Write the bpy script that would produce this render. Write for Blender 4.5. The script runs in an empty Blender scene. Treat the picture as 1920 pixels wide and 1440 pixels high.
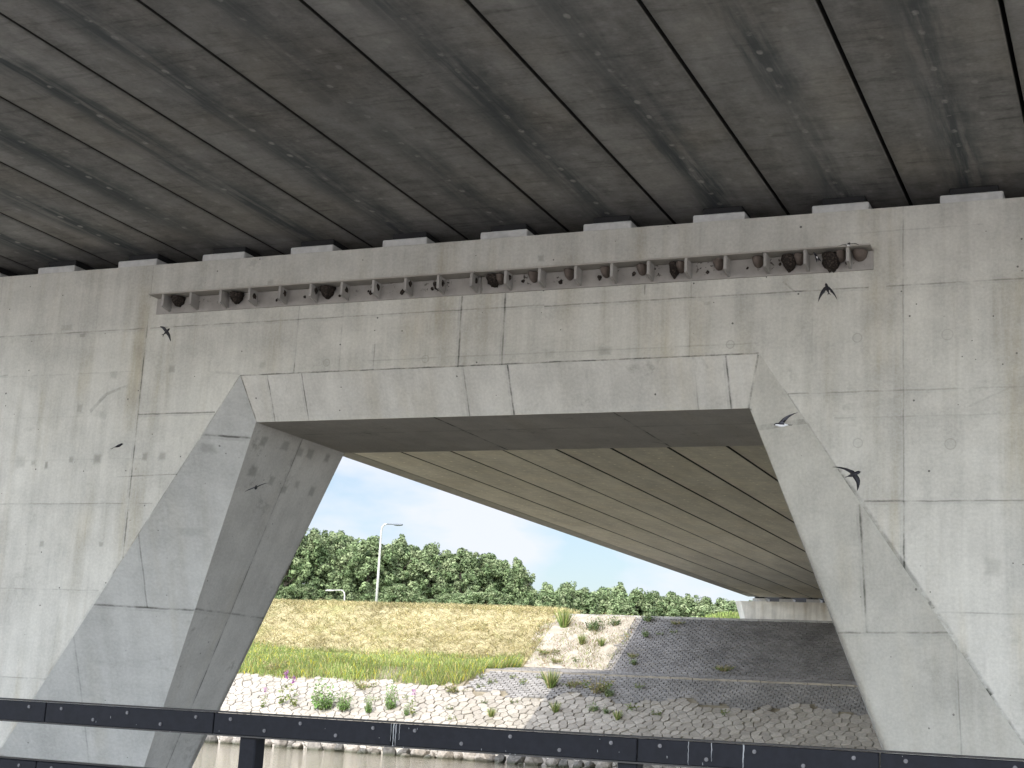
import bpy, math, random
import numpy as np
from mathutils import Vector, Matrix, noise as mnoise

random.seed(7)
RNG = np.random.default_rng(7)
SC = bpy.context.scene
COL = SC.collection

# ------------------------------------------------------------------ camera
cam_data = bpy.data.cameras.new("camera")
cam = bpy.data.objects.new("camera", cam_data)
COL.objects.link(cam)
right = Vector((0.92139946, 0.38518747, 0.05151363))
up = Vector((0.03398946, -0.21192527, 0.97669463))
back = Vector((0.38712758, -0.89817498, -0.20836014))
M = Matrix((right, up, back)).transposed().to_4x4()
cam.matrix_world = M
cam_data.sensor_width = 36.0
cam_data.lens = 52.56
cam_data.clip_start = 0.1
cam_data.clip_end = 5000
SC.camera = cam

# ------------------------------------------------------------------ light
SUN_EL, SUN_AZ = math.radians(47), math.radians(180)      # azimuth from +Y, clockwise
SUN_SIDE = 0.0
sun_dir = Vector((SUN_SIDE, -math.cos(SUN_EL), math.sin(SUN_EL))).normalized()
sd = bpy.data.lights.new("sun", 'SUN')
sd.energy = 2.7
sd.angle = math.radians(0.5)
sd.color = (1.0, 0.955, 0.88)
sun = bpy.data.objects.new("sun", sd)
sun.rotation_euler = (-sun_dir).to_track_quat('-Z', 'Y').to_euler()
sun.location = (0, -30, 60)
COL.objects.link(sun)

world = bpy.data.worlds.new("World")
SC.world = world
world.use_nodes = True
wn, wl = world.node_tree.nodes, world.node_tree.links
wn.clear()
w_out = wn.new('ShaderNodeOutputWorld')
w_bg = wn.new('ShaderNodeBackground')
w_bg.inputs['Strength'].default_value = 0.125
sky = wn.new('ShaderNodeTexSky')
sky.sky_type = 'NISHITA'
sky.sun_disc = False
sky.sun_elevation = SUN_EL
sky.sun_rotation = SUN_AZ
sky.air_density = 1.0
sky.dust_density = 1.6
sky.ozone_density = 1.2
w_tc = wn.new('ShaderNodeTexCoord')
w_map = wn.new('ShaderNodeMapping')
w_map.inputs['Scale'].default_value = (1.0, 1.0, 2.6)
w_map.inputs['Location'].default_value = (0.31, 0.2, 0.1)
w_n = wn.new('ShaderNodeTexNoise')
w_n.inputs['Scale'].default_value = 8.5
w_n.inputs['Detail'].default_value = 7
w_n.inputs['Roughness'].default_value = 0.52
w_r = wn.new('ShaderNodeMapRange')
w_r.inputs['From Min'].default_value = 0.40
w_r.inputs['From Max'].default_value = 0.60
w_r.inputs['To Min'].default_value = 0.12
w_r.inputs['To Max'].default_value = 0.92
w_mix = wn.new('ShaderNodeMix'); w_mix.data_type = 'RGBA'
w_mix.inputs['B'].default_value = (5.6, 5.8, 6.5, 1)
# added gain: unseen sky behind the camera is boosted to light the pier wall
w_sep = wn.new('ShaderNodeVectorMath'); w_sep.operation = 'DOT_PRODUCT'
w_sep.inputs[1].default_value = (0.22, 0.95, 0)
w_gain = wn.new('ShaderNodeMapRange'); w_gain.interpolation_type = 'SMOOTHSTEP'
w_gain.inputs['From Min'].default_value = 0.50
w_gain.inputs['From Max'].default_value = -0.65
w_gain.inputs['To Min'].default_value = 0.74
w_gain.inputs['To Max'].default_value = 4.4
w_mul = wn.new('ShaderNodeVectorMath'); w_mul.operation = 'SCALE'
wl.new(w_tc.outputs['Generated'], w_map.inputs['Vector'])
wl.new(w_map.outputs['Vector'], w_n.inputs['Vector'])
wl.new(w_n.outputs['Fac'], w_r.inputs['Value'])
wl.new(w_r.outputs['Result'], w_mix.inputs['Factor'])
wl.new(sky.outputs['Color'], w_mix.inputs['A'])
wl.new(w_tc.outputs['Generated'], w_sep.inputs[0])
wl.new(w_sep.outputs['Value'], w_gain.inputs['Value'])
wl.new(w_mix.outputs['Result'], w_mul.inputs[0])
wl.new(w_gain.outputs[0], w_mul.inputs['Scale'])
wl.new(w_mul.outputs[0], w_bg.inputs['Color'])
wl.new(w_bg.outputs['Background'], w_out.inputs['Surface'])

SC.view_settings.view_transform = 'Standard'
SC.view_settings.look = 'None'
SC.view_settings.exposure = 0.84
SC.view_settings.gamma = 1.0
SC.cycles.use_denoising = True
SC.cycles.max_bounces = 8
SC.cycles.diffuse_bounces = 5

# ------------------------------------------------------------------ node helper
class NT:
    """small wrapper that builds a Principled material from math"""
    def __init__(s, name, rough=0.85, spec=0.3):
        s.m = bpy.data.materials.new(name); s.m.use_nodes = True
        s.n, s.l = s.m.node_tree.nodes, s.m.node_tree.links
        s.b = s.n['Principled BSDF']
        s.b.inputs['Roughness'].default_value = rough
        s.b.inputs['Specular IOR Level'].default_value = spec
    def put(s, sock, v):
        if isinstance(v, bpy.types.NodeSocket): s.l.new(v, sock)
        elif isinstance(v, (tuple, list)) and len(v) == 3 and sock.type == 'RGBA': sock.default_value = (*v, 1)
        else: sock.default_value = v
    def math(s, op, a, b=0.0, c=0.0, clamp=False):
        x = s.n.new('ShaderNodeMath'); x.operation = op; x.use_clamp = clamp
        s.put(x.inputs[0], a); s.put(x.inputs[1], b); s.put(x.inputs[2], c)
        return x.outputs[0]
    def vmath(s, op, a, b=(0, 0, 0), out=0):
        x = s.n.new('ShaderNodeVectorMath'); x.operation = op
        s.put(x.inputs[0], a); s.put(x.inputs[1], b)
        return x.outputs[out]
    def comb(s, x, y, z):
        c = s.n.new('ShaderNodeCombineXYZ')
        for i, v in enumerate((x, y, z)): s.put(c.inputs[i], v)
        return c.outputs[0]
    def sep(s, v):
        c = s.n.new('ShaderNodeSeparateXYZ'); s.put(c.inputs[0], v); return c.outputs
    def noise(s, vec, scale=1.0, detail=4, rough=0.5, dist=0.0):
        x = s.n.new('ShaderNodeTexNoise'); s.put(x.inputs['Vector'], vec)
        x.inputs['Scale'].default_value = scale; x.inputs['Detail'].default_value = detail
        x.inputs['Roughness'].default_value = rough; x.inputs['Distortion'].default_value = dist
        return x.outputs['Fac']
    def voronoi(s, vec, scale, feature='F1', rnd=1.0):
        x = s.n.new('ShaderNodeTexVoronoi'); s.put(x.inputs['Vector'], vec); x.feature = feature
        x.inputs['Scale'].default_value = scale; x.inputs['Randomness'].default_value = rnd
        return x.outputs
    def ramp(s, v, a, b, c=0.0, d=1.0, smooth=True):
        x = s.n.new('ShaderNodeMapRange'); x.interpolation_type = 'SMOOTHSTEP' if smooth else 'LINEAR'
        s.put(x.inputs[0], v)
        for i, q in enumerate((a, b, c, d)): s.put(x.inputs[i + 1], q)
        return x.outputs[0]
    def mix(s, f, a, b, mode='MIX'):
        x = s.n.new('ShaderNodeMix'); x.data_type = 'RGBA'; x.blend_type = mode
        s.put(x.inputs['Factor'], f); s.put(x.inputs['A'], a); s.put(x.inputs['B'], b)
        return x.outputs['Result']
    def pos(s):
        return s.n.new('ShaderNodeNewGeometry').outputs['Position']
    def obj(s):
        return s.n.new('ShaderNodeTexCoord').outputs['Object']
    def rand(s):
        return s.n.new('ShaderNodeObjectInfo').outputs['Random']
    def island(s):
        return s.n.new('ShaderNodeNewGeometry').outputs['Random Per Island']
    def bump(s, h, strength=0.3, dist=0.02):
        x = s.n.new('ShaderNodeBump'); s.put(x.inputs['Height'], h)
        x.inputs['Strength'].default_value = strength; x.inputs['Distance'].default_value = dist
        s.l.new(x.outputs[0], s.b.inputs['Normal'])
    def color(s, v): s.put(s.b.inputs['Base Color'], v)
    def rough(s, v): s.put(s.b.inputs['Roughness'], v)

def simple(name, col, rough=0.6, metal=0.0, var=0.15, scale=20, bump=0.0, spec=0.4):
    t = NT(name, rough, spec)
    n = t.noise(t.obj(), scale, 5, 0.6)
    f = t.ramp(n, 0.3, 0.7, 1 - var, 1 + var)
    t.color(t.mix(1.0, col, t.comb(f, f, f), 'MULTIPLY'))
    t.b.inputs['Metallic'].default_value = metal
    if bump: t.bump(n, bump, 0.01)
    return t.m

# ------------------------------------------------------------------ concrete with formwork marks
def cast_concrete(name, plane, base, lines=(), rings=(), blots=(), holes=1.0, streak=1.0, seed=0.0, dirt=0.0, slants=()):
    """plane: the two world axes the cast face lies in. lines: (axis, where, from, to, strength[, half width])"""
    t = NT(name, 0.82, 0.25)
    xyz = t.sep(t.pos())
    ax = {'X': xyz[0], 'Y': xyz[1], 'Z': xyz[2]}
    u, v = ax[plane[0]], ax[plane[1]]
    P = t.comb(u, v, seed)
    wob = t.math('MULTIPLY_ADD', t.noise(P, 3.0, 4, 0.7), 0.028, -0.014)
    uw, vw = t.math('ADD', u, wob), t.math('ADD', v, wob)
    # broad tone
    big = t.noise(P, 0.45, 4, 0.55)
    mid = t.noise(P, 2.2, 6, 0.62)
    fine = t.noise(P, 28, 5, 0.7)
    vert = t.noise(t.comb(t.math('MULTIPLY', u, 2.3), t.math('MULTIPLY', v, 0.16), seed + 4.0), 1.0, 6, 0.62)
    vert2 = t.noise(t.comb(t.math('MULTIPLY', u, 9.0), t.math('MULTIPLY', v, 0.5), seed + 9.0), 1.0, 4, 0.6)
    tone = t.math('ADD', t.ramp(big, 0.3, 0.7, -0.09, 0.07), t.ramp(mid, 0.3, 0.7, -0.09, 0.07))
    tone = t.math('ADD', tone, t.ramp(fine, 0.25, 0.75, -0.10, 0.08))
    tone = t.math('ADD', tone, t.ramp(vert, 0.38, 0.68, 0.04 * streak, -0.12 * streak))
    tone = t.math('ADD', tone, t.ramp(vert2, 0.35, 0.7, 0.02, -0.06 * streak))
    tone = t.math('ADD', tone, 1.0)
    rust = t.math('MULTIPLY', t.ramp(vert, 0.46, 0.72, 0, 1), t.ramp(t.noise(P, 0.8, 3), 0.34, 0.62, 0.0, 0.62 * streak))
    c = t.mix(rust, base, (base[0] * 0.93, base[1] * 0.84, base[2] * 0.66))
    c = t.mix(1.0, c, t.comb(tone, tone, tone), 'MULTIPLY')
    # smudges
    smn = t.noise(P, 1.7, 8, 0.72, 0.4)
    sm = t.math('MULTIPLY', t.ramp(smn, 0.55, 0.70), t.ramp(t.noise(P, 11, 4, 0.7), 0.40, 0.60, 0.0, 0.30 + dirt))
    c = t.mix(sm, c, (base[0] * 0.45, base[1] * 0.45, base[2] * 0.42))
    # small air holes, sparse and clustered
    if holes > 0:
        for sc, size, keep, st in ((3.6, 0.060, 0.22, 0.85), (6.0, 0.085, 0.36, 0.8)):
            V = t.voronoi(t.vmath('ADD', P, (seed * 3.1, 1.7, 0)), sc)
            rnd = t.sep(V['Color'])
            m = t.math('LESS_THAN', V['Distance'], t.math('MULTIPLY', size, rnd[1]))
            cl = t.math('GREATER_THAN', t.math('ADD', rnd[0], t.ramp(mid, 0.35, 0.65, -0.22, 0.14)), keep)
            c = t.mix(t.math('MULTIPLY', t.math('MULTIPLY', m, cl), st * holes), c, (0.06, 0.06, 0.055))
    # formwork lines
    acc = None
    wear = t.ramp(t.noise(P, 2.6, 5, 0.7), 0.36, 0.62, 0.12, 0.85)
    def add(m, st):
        nonlocal acc
        acc = t.math('MULTIPLY', m, st) if acc is None else t.math('MULTIPLY_ADD', m, st, acc)
    for L in lines:
        a, w, lo, hi, st = L[:5]; hw = L[5] if len(L) > 5 else 0.008
        s0, s1 = (uw, v) if a == plane[0] else (vw, u)
        m = t.math('MULTIPLY', t.math('COMPARE', s0, w, hw), t.math('COMPARE', s1, (lo + hi) / 2, abs(hi - lo) / 2))
        add(m, st)
        # grime beside the line
        m2 = t.math('MULTIPLY', t.math('COMPARE', s0, w - 0.012, hw * 3.2), t.math('COMPARE', s1, (lo + hi) / 2, abs(hi - lo) / 2))
        add(m2, st * 0.22)
    for (u0, v0, u1, v1, hw, st) in slants:
        d = math.hypot(u1 - u0, v1 - v0); tx, ty = (u1 - u0) / d, (v1 - v0) / d
        Q = t.comb(t.math('ADD', uw, 0), vw, 0)
        dist = t.vmath('DOT_PRODUCT', Q, (-ty, tx, 0), 1); al = t.vmath('DOT_PRODUCT', Q, (tx, ty, 0), 1)
        cdist = -ty * u0 + tx * v0; mid_ = tx * (u0 + u1) / 2 + ty * (v0 + v1) / 2
        m = t.math('MULTIPLY', t.ramp(t.math('ABSOLUTE', t.math('SUBTRACT', dist, cdist)), hw * 0.5, hw * 1.3, 1, 0),
                   t.math('COMPARE', al, mid_, d / 2))
        add(m, st)
    if acc is not None:
        c = t.mix(t.math('MULTIPLY', acc, wear, clamp=True), c, (0.07, 0.072, 0.062))
    acc = None
    UV = t.comb(u, v, 0)
    for (cu, cv, r, st) in rings:
        r *= .72; st *= .75
        dd = t.vmath('DISTANCE', UV, (cu, cv, 0), 1)
        add(t.math('COMPARE', t.math('MULTIPLY_ADD', wob, .35, dd), r * .85, 0.007), st * .7)
        add(t.ramp(dd, r * .5, r * 1.2, 1, 0), st * 0.2)
    UVw = t.comb(t.math('MULTIPLY_ADD', wob, 1.6, u), t.math('MULTIPLY_ADD', wob, -1.2, v), 0)
    for (cu, cv, hu, hv, st) in blots:
        ex = t.math('ABSOLUTE', t.math('DIVIDE', t.math('SUBTRACT', t.sep(UVw)[0], cu), hu))
        ey = t.math('ABSOLUTE', t.math('DIVIDE', t.math('SUBTRACT', t.sep(UVw)[1], cv), hv))
        add(t.ramp(t.math('MULTIPLY_ADD', t.math('MAXIMUM', ex, ey), 1.0, t.math('MULTIPLY_ADD', mid, 1.4, -.7)), 0.45, 1.15, 1, 0), st * .9)
    if acc is not None:
        c = t.mix(t.math('MINIMUM', acc, 0.8), c, (base[0] * 0.38, base[1] * 0.38, base[2] * 0.36))
    t.color(c)
    h = t.math('ADD', t.math('MULTIPLY', fine, 0.5), mid)
    t.bump(h, 0.25, 0.015)
    t.rough(t.ramp(mid, 0.3, 0.7, 0.72, 0.9))
    return t.m

CB = (0.498, 0.487, 0.442)

# ------------------------------------------------------------------ mesh helper
class MB:
    def __init__(s): s.v, s.f, s.mi = [], [], []
    def add(s, verts, faces, mat=0):
        o = len(s.v); s.v += [tuple(p) for p in verts]
        s.f += [tuple(i + o for i in f) for f in faces]; s.mi += [mat] * len(faces)
    def box(s, x0, x1, y0, y1, z0, z1, mat=0, bev=0.0):
        if bev <= 0:
            s.add([(x0, y0, z0), (x1, y0, z0), (x1, y1, z0), (x0, y1, z0), (x0, y0, z1), (x1, y0, z1), (x1, y1, z1), (x0, y1, z1)],
                  [(3, 2, 1, 0), (4, 5, 6, 7), (0, 1, 5, 4), (1, 2, 6, 5), (2, 3, 7, 6), (3, 0, 4, 7)], mat); return
        import bmesh
        bm = bmesh.new(); bmesh.ops.create_cube(bm, size=1.0)
        for v in bm.verts:
            v.co = Vector((x0 + (v.co.x + .5) * (x1 - x0), y0 + (v.co.y + .5) * (y1 - y0), z0 + (v.co.z + .5) * (z1 - z0)))
        bmesh.ops.bevel(bm, geom=list(bm.edges), offset=bev, segments=1, affect='EDGES', profile=0.5)
        s.from_bm(bm, mat)
    def from_bm(s, bm, mat=0):
        bm.verts.index_update()
        s.add([tuple(v.co) for v in bm.verts], [tuple(v.index for v in f.verts) for f in bm.faces], mat); bm.free()
    def tube(s, pts, rad, n=8, mat=0, caps=True):
        pts = [Vector(p) for p in pts]
        if not isinstance(rad, (list, tuple)): rad = [rad] * len(pts)
        rings = []; ref = None
        for i, p in enumerate(pts):
            d = (pts[min(i + 1, len(pts) - 1)] - pts[max(i - 1, 0)]).normalized()
            if ref is None:
                ref = d.orthogonal().normalized()
            else:
                ref = (ref - d * ref.dot(d)).normalized()
            o = d.cross(ref)
            rings.append([p + (ref * math.cos(a) + o * math.sin(a)) * rad[i] for a in [2 * math.pi * k / n for k in range(n)]])
        v = [q for r in rings for q in r]; f = []
        for i in range(len(pts) - 1):
            for k in range(n):
                a, b = i * n + k, i * n + (k + 1) % n
                f.append((a, b, b + n, a + n))
        if caps: f.append(tuple(range(n))[::-1]); f.append(tuple((len(pts) - 1) * n + k for k in range(n)))
        s.add(v, f, mat)
    def build(s, name, mats, parent=None, smooth=False, loc=None):
        me = bpy.data.meshes.new(name)
        me.from_pydata(s.v, [], s.f)
        for m in (mats if isinstance(mats, (list, tuple)) else [mats]): me.materials.append(m)
        if any(s.mi): me.polygons.foreach_set('material_index', s.mi)
        if smooth: me.polygons.foreach_set('use_smooth', [True] * len(me.polygons))
        me.update()
        return link(name, me, parent, loc)

def link(name, me, parent=None, loc=None):
    o = bpy.data.objects.new(name, me); COL.objects.link(o)
    if parent is not None: o.parent = parent
    if loc is not None: o.location = loc
    return o

def quads(name, V, mats, parent=None, mat_idx=None, loc=None, nv=4):
    """V: (n, nv, 3) array -> one mesh of loose faces"""
    n = len(V)
    me = bpy.data.meshes.new(name)
    me.vertices.add(n * nv); me.vertices.foreach_set('co', V.reshape(-1).astype(np.float32))
    me.loops.add(n * nv); me.loops.foreach_set('vertex_index', np.arange(n * nv, dtype=np.int32))
    me.polygons.add(n); me.polygons.foreach_set('loop_start', np.arange(0, n * nv, nv, dtype=np.int32))
    me.polygons.foreach_set('loop_total', np.full(n, nv, dtype=np.int32))
    for m in (mats if isinstance(mats, (list, tuple)) else [mats]): me.materials.append(m)
    if mat_idx is not None: me.polygons.foreach_set('material_index', np.asarray(mat_idx, dtype=np.int32))
    me.update(calc_edges=True); me.validate()
    return link(name, me, parent, loc)

def tag(o, label=None, cat=None, group=None, kind=None):
    if label: o['label'] = label
    if cat: o['category'] = cat
    if group: o['group'] = group
    if kind: o['kind'] = kind
    return o

def empty(name, loc=(0, 0, 0), rz=0.0, **k):
    o = bpy.data.objects.new(name, None); COL.objects.link(o)
    o.location = loc; o.rotation_euler = (0, 0, rz); o.empty_display_size = 0.2
    return tag(o, **k)

def copy_tree(o, parent=None):
    c = o.copy(); COL.objects.link(c)
    if parent is not None: c.parent = parent
    for ch in [x for x in o.children]: copy_tree(ch, c)
    return c

# ------------------------------------------------------------------ the pier
YF, TH = 17.15, 3.13                      # front face, thickness
ZT, ZB = 5.95, -5.5                       # top, foot (under water)
def XL(z): return -11.50 - 0.648 * (4.227 - z)      # outer edge of the bevel, left leg
def XR(z): return -4.19 + 0.664 * (4.24 - z)
def IL(z): return -11.369 - 0.380 * (3.636 - z)     # inner edge
def IR(z): return -4.371 + 0.380 * (3.636 - z)
def rec(z): return 0.30 + 0.149 * (3.636 - z)       # how far the inner edge lies behind the face
ZO, ZI = 4.233, 3.637

face_lines = [
    ('Z', 4.243, -11.5, -4.2, .85, .008), ('X', -15.92, 4.9, 5.95, .25), ('X', -13.155, 1.7, 5.22, .75, .010), ('X', -13.155, 5.45, 5.95, .25),
    ('X', -10.64, 4.25, 4.45, .7), ('X', -10.64, 4.45, 5.19, .28), ('X', -9.94, 4.25, 5.2, .28), ('X', -9.42, 4.25, 4.6, .35),
    ('X', -8.17, 4.233, 5.19, .75, .010), ('X', -7.55, 4.8, 5.19, .95, .012), ('X', -7.55, 4.233, 4.8, .6, .009), ('X', -5.66, 5.05, 5.19, .7),
    ('X', -5.06, 4.233, 5.19, .22), ('X', -2.505, 1.65, 2.45, .8, .010), ('X', -2.505, 2.45, 5.95, .38), ('X', -3.56, 4.1, 4.7, .15),
    ('Z', 5.0, -20, -13.2, .5), ('Z', 5.0, -13.1, -7.0, .5), ('Z', 4.985, -7.0, -2.9, .6), ('Z', 4.985, -2.7, 4, .45),
    ('Z', 4.37, -20, -13.3, .14), ('Z', 4.37, -9.6, -4.2, .22), ('Z', 3.735, -20, -14, .15), ('Z', 3.735, -13.15, -11.86, .65, .009), ('Z', 3.735, -3.84, -2.5, .5), ('Z', 3.735, -2.5, 4, .3),
    ('Z', 3.43, -3.3, -1.2, .2), ('Z', 2.46, -20, -12.75, .35), ('Z', 2.455, -2.95, -2.5, .75, .010), ('Z', 2.455, -2.5, 4, .5),
    ('Z', 3.1, -15.5, -12.6, .1), ('Z', 1.235, -20, -13.5, .28), ('Z', 1.22, -2.15, 4, .3), ('Z', -0.01, -20, -14.2, .35), ('Z', 5.66, -3.2, -1.6, .16),
]
face_rings = [(-3.03, 4.38, .085, .55), (-4.55, 4.37, .08, .6), (-3.02, 3.13, .085, .5), (-1.99, 3.10, .10, .5), (-2.01, 4.37, .10, .4),
              (-10.14, 4.37, .08, .55), (-8.65, 4.36, .08, .5), (-5.57, 5.63, .07, .3)]
face_blots = [(-11.15, 5.55, .06, .06, .4), (-7.08, 5.63, .05, .05, .5), (-12.65, 4.38, .06, .06, .5), (-11.15, 4.38, .06, .06, .3), (-13.66, 4.33, .07, .06, .35),
              (-14.92, 3.06, .07, .05, .4), (-15.15, 3.08, .09, .10, .3), (-14.68, 3.03, .035, .07, .7), (-14.25, 3.10, .05, .06, .5), (-13.77, 3.10, .085, .09, .6),
              (-12.96, 3.12, .05, .065, .6), (-12.66, 3.13, .06, .06, .45), (-15.95, 4.12, .08, .08, .5), (-14.2, 3.85, .05, .07, .45), (-14.3, 4.95, .06, .03, .6), (-14.6, 5.08, .12, .05, .35), (-1.55, 1.72, .10, .10, .3),
              (-12.55, 1.9, .05, .05, .25), (-6.15, 4.36, .09, .06, .35), (-4.85, 4.9, .05, .03, .3), (-6.9, 4.35, .07, .06, .25), (-14.6, 1.88, .05, .05, .5), (-13.55, 1.88, .04, .04, .5)]
face_slants = [(-11.5, 4.243, -13.3, 1.46, .012, .55), (-13.35, 4.17, -13.75, 4.05, .025, .45), (-13.75, 4.05, -14.0, 3.80, .03, .5), (-14.0, 3.8, -13.7, 3.72, .05, .25), (-3.92, 5.12, -3.78, 4.99, .012, .6), (-3.78, 4.99, -3.5, 4.98, .01, .5),
               (-16.6, 4.30, -15.6, 4.40, .012, .35), (-12.0, 4.31, -11.5, 4.27, .018, .3), (-13.4, 2.84, -12.3, 2.87, .009, .6),
               (-1.6, 4.9, -1.9, 5.0, .01, .2), (-3.2, 3.55, -2.6, 3.62, .04, .22), (-1.35, 3.72, -1.8, 3.52, .012, .25),
               # dark smudgy line that follows the raised edge of both legs
               (-13.0, 1.92, -15.5, -1.94, .030, .26), (-3.9, 3.80, -3.1, 2.60, .018, .5), (-3.25, 2.83, -2.2, 1.25, .040, .65), (-2.25, 1.32, -1.6, .34, .05, .65), (-1.65, .41, -0.4, -1.47, .03, .6)]
M_face = cast_concrete("pier_face_concrete", 'XZ', CB, face_lines, face_rings, face_blots, 1.0, 1.0, 0.0, slants=face_slants)
M_ctop = cast_concrete("pier_bevel_concrete", 'XZ', (0.55, 0.538, 0.50),
    [('X', -11.06, 3.6, 4.3, .8), ('X', -10.52, 3.6, 4.3, .7), ('X', -8.10, 3.6, 4.3, .6), ('X', -7.47, 3.6, 4.3, .85, .010), ('X', -5.01, 3.6, 4.3, .3), ('X', -4.60, 3.6, 4.3, .85, .010)],
    holes=1.0, streak=.5, seed=3.0, dirt=.25, slants=[(-11.49, 4.23, -11.36, 3.64, .014, .9), (-4.205, 4.23, -4.385, 3.64, .014, .8)])
M_cleft = cast_concrete("leg_bevel_concrete", 'XZ', (0.49, 0.495, 0.48),
    [('Z', 3.42, -13, -11, .8, .012), ('Z', 1.04, -16, -11, .75, .012), ('X', -12.93, 1.04, 2.75, .5), ('X', -13.85, -3, 1.04, .4)],
    blots=[(-11.98, 3.25, .09, .07, .4), (-12.3, 2.1, .2, .06, .2)], holes=.8, streak=.5, seed=5.0, dirt=.05)
M_cright = cast_concrete("right_leg_bevel_concrete", 'XZ', CB,
    [('Z', 3.40, -4.3, -3.6, .4, .03), ('Z', 1.0, -5, -1, .6, .010), ('X', -3.0, 1.0, 2.42, .75, .012), ('X', -1.95, -3, 1.0, .35)],
    holes=.8, streak=.5, seed=8.0)
M_rev = cast_concrete("leg_reveal_concrete", 'YZ', (0.56, 0.55, 0.52),
    [('Y', 18.72, -5, 3.7, .7, .012), ('Z', 1.06, 17, 21, .6, .012)],
    blots=[(17.8, 3.43, .10, .08, .55), (18.37, 3.47, .09, .07, .5), (18.8, 3.45, .09, .07, .5), (19.06, 3.47, .09, .07, .55), (19.56, 3.49, .09, .08, .55),
           (17.85, 3.02, .10, .08, .6), (18.38, 2.95, .08, .08, .5), (18.79, 2.89, .09, .08, .55), (19.06, 3.01, .08, .08, .45), (19.53, 2.97, .08, .08, .5), (17.62, 3.38, .05, .1, .3)],
    holes=.6, streak=.4, seed=11.0, dirt=.3)
M_soff = cast_concrete("opening_soffit_concrete", 'XY', (0.58, 0.545, 0.50),
    [('Y', 18.42, -12, -4, .6), ('X', -8.62, 17, 20.5, .9, .012), ('X', -6.12, 17, 20.5, .9, .012)], holes=.6, streak=.3, seed=13.0, dirt=.4)
M_block = simple("bearing_block_concrete", (0.56, 0.56, 0.54), 0.8, var=.1, scale=9, bump=.1)
M_pad = simple("bearing_rubber", (0.012, 0.012, 0.013), 0.7)

pier = empty("bridge_pier", (-7.86, YF + TH / 2, -2.34), label="pale concrete wall pier with a wide trapezoid opening, its beam under the dark deck ends", cat="bridge pier")
pier_org = Vector((-7.86, YF + TH / 2, -2.34))
def off(mb, o):
    mb.v = [(x - o[0], y - o[1], z - o[2]) for x, y, z in mb.v]; return mb
XW0, XW1 = -19.6, 3.9
b = MB()
for side in (0, 1):
    yf = YF if side == 0 else YF + TH
    sg = 1 if side == 0 else -1
    def q(pts, m):
        v = [(x, yf + sg * d, z) for x, z, d in pts]
        b.add(v, [tuple(range(len(v)))] if side == 0 else [tuple(range(len(v)))[::-1]], m)
    q([(XW0, ZB, 0), (XL(ZB), ZB, 0), (XL(ZO), ZO, 0), (XL(ZO), ZT, 0), (XW0, ZT, 0)], 0)
    q([(XL(ZO), ZO, 0), (XR(ZO), ZO, 0), (XR(ZO), ZT, 0), (XL(ZO), ZT, 0)], 0)
    q([(XR(ZB), ZB, 0), (XW1, ZB, 0), (XW1, ZT, 0), (XR(ZO), ZT, 0), (XR(ZO), ZO, 0)], 0)
    q([(XL(ZO), ZO, 0), (IL(ZI), ZI, rec(ZI)), (IR(ZI), ZI, rec(ZI)), (XR(ZO), ZO, 0)], 1)
    q([(XL(ZB), ZB, 0), (IL(ZB), ZB, rec(ZB)), (IL(ZI), ZI, rec(ZI)), (XL(ZO), ZO, 0)], 2)
    q([(XR(ZO), ZO, 0), (IR(ZI), ZI, rec(ZI)), (IR(ZB), ZB, rec(ZB)), (XR(ZB), ZB, 0)], 3)
yb = YF + TH
for X, m in ((IL, 4), (IR, 4)):
    pts = [(X(ZI), YF + rec(ZI), ZI), (X(ZB), YF + rec(ZB), ZB), (X(ZB), yb - rec(ZB), ZB), (X(ZI), yb - rec(ZI), ZI)]
    b.add(pts, [(0, 1, 2, 3)] if X is IL else [(3, 2, 1, 0)], m)
b.add([(IL(ZI), YF + rec(ZI), ZI), (IL(ZI), yb - rec(ZI), ZI), (IR(ZI), yb - rec(ZI), ZI), (IR(ZI), YF + rec(ZI), ZI)], [(0, 1, 2, 3)], 5)
b.add([(XW0, YF, ZT), (XW1, YF, ZT), (XW1, yb, ZT), (XW0, yb, ZT)], [(0, 1, 2, 3)], 0)
b.add([(XW0, YF, ZB), (XW0, YF, ZT), (XW0, yb, ZT), (XW0, yb, ZB)], [(0, 1, 2, 3)], 0)
b.add([(XW1, YF, ZB), (XW1, yb, ZB), (XW1, yb, ZT), (XW1, YF, ZT)], [(0, 1, 2, 3)], 0)
off(b, pier_org).build("pier_wall", [M_face, M_ctop, M_cleft, M_cright, M_rev, M_soff], pier)

ZS, ZS2 = 6.27, 6.47                      # undersides of the two spans
plx = [(-15.54 - 1.5, .69), (-15.54, .69), (-14.04, .70), (-12.54, .72), (-11.05, .69), (-9.58, .68), (-8.10, .68), (-6.63, .66), (-5.15, .67), (-3.64, .69), (-2.12, .72), (-0.62, .7), (0.88, .7), (2.38, .7)]
plx = [(-18.54, .69)] + plx
for row, (y0, y1, zs) in enumerate(((17.45, 18.25, ZS), (19.25, 19.95, ZS2))):
    for x, w in plx:
        m = MB(); m.box(x, x + w, y0, y1, ZT, ZT + 0.205, bev=.012)
        bl = off(m, pier_org).build("bearing_block", M_block, pier)
        m = MB(); m.box(x + .10, x + w - .06, y0 + .10, y1 - .10, ZT + .205, zs - 0.002, bev=.01)
        off(m, pier_org).build("bearing_pad", M_pad, bl)

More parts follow.
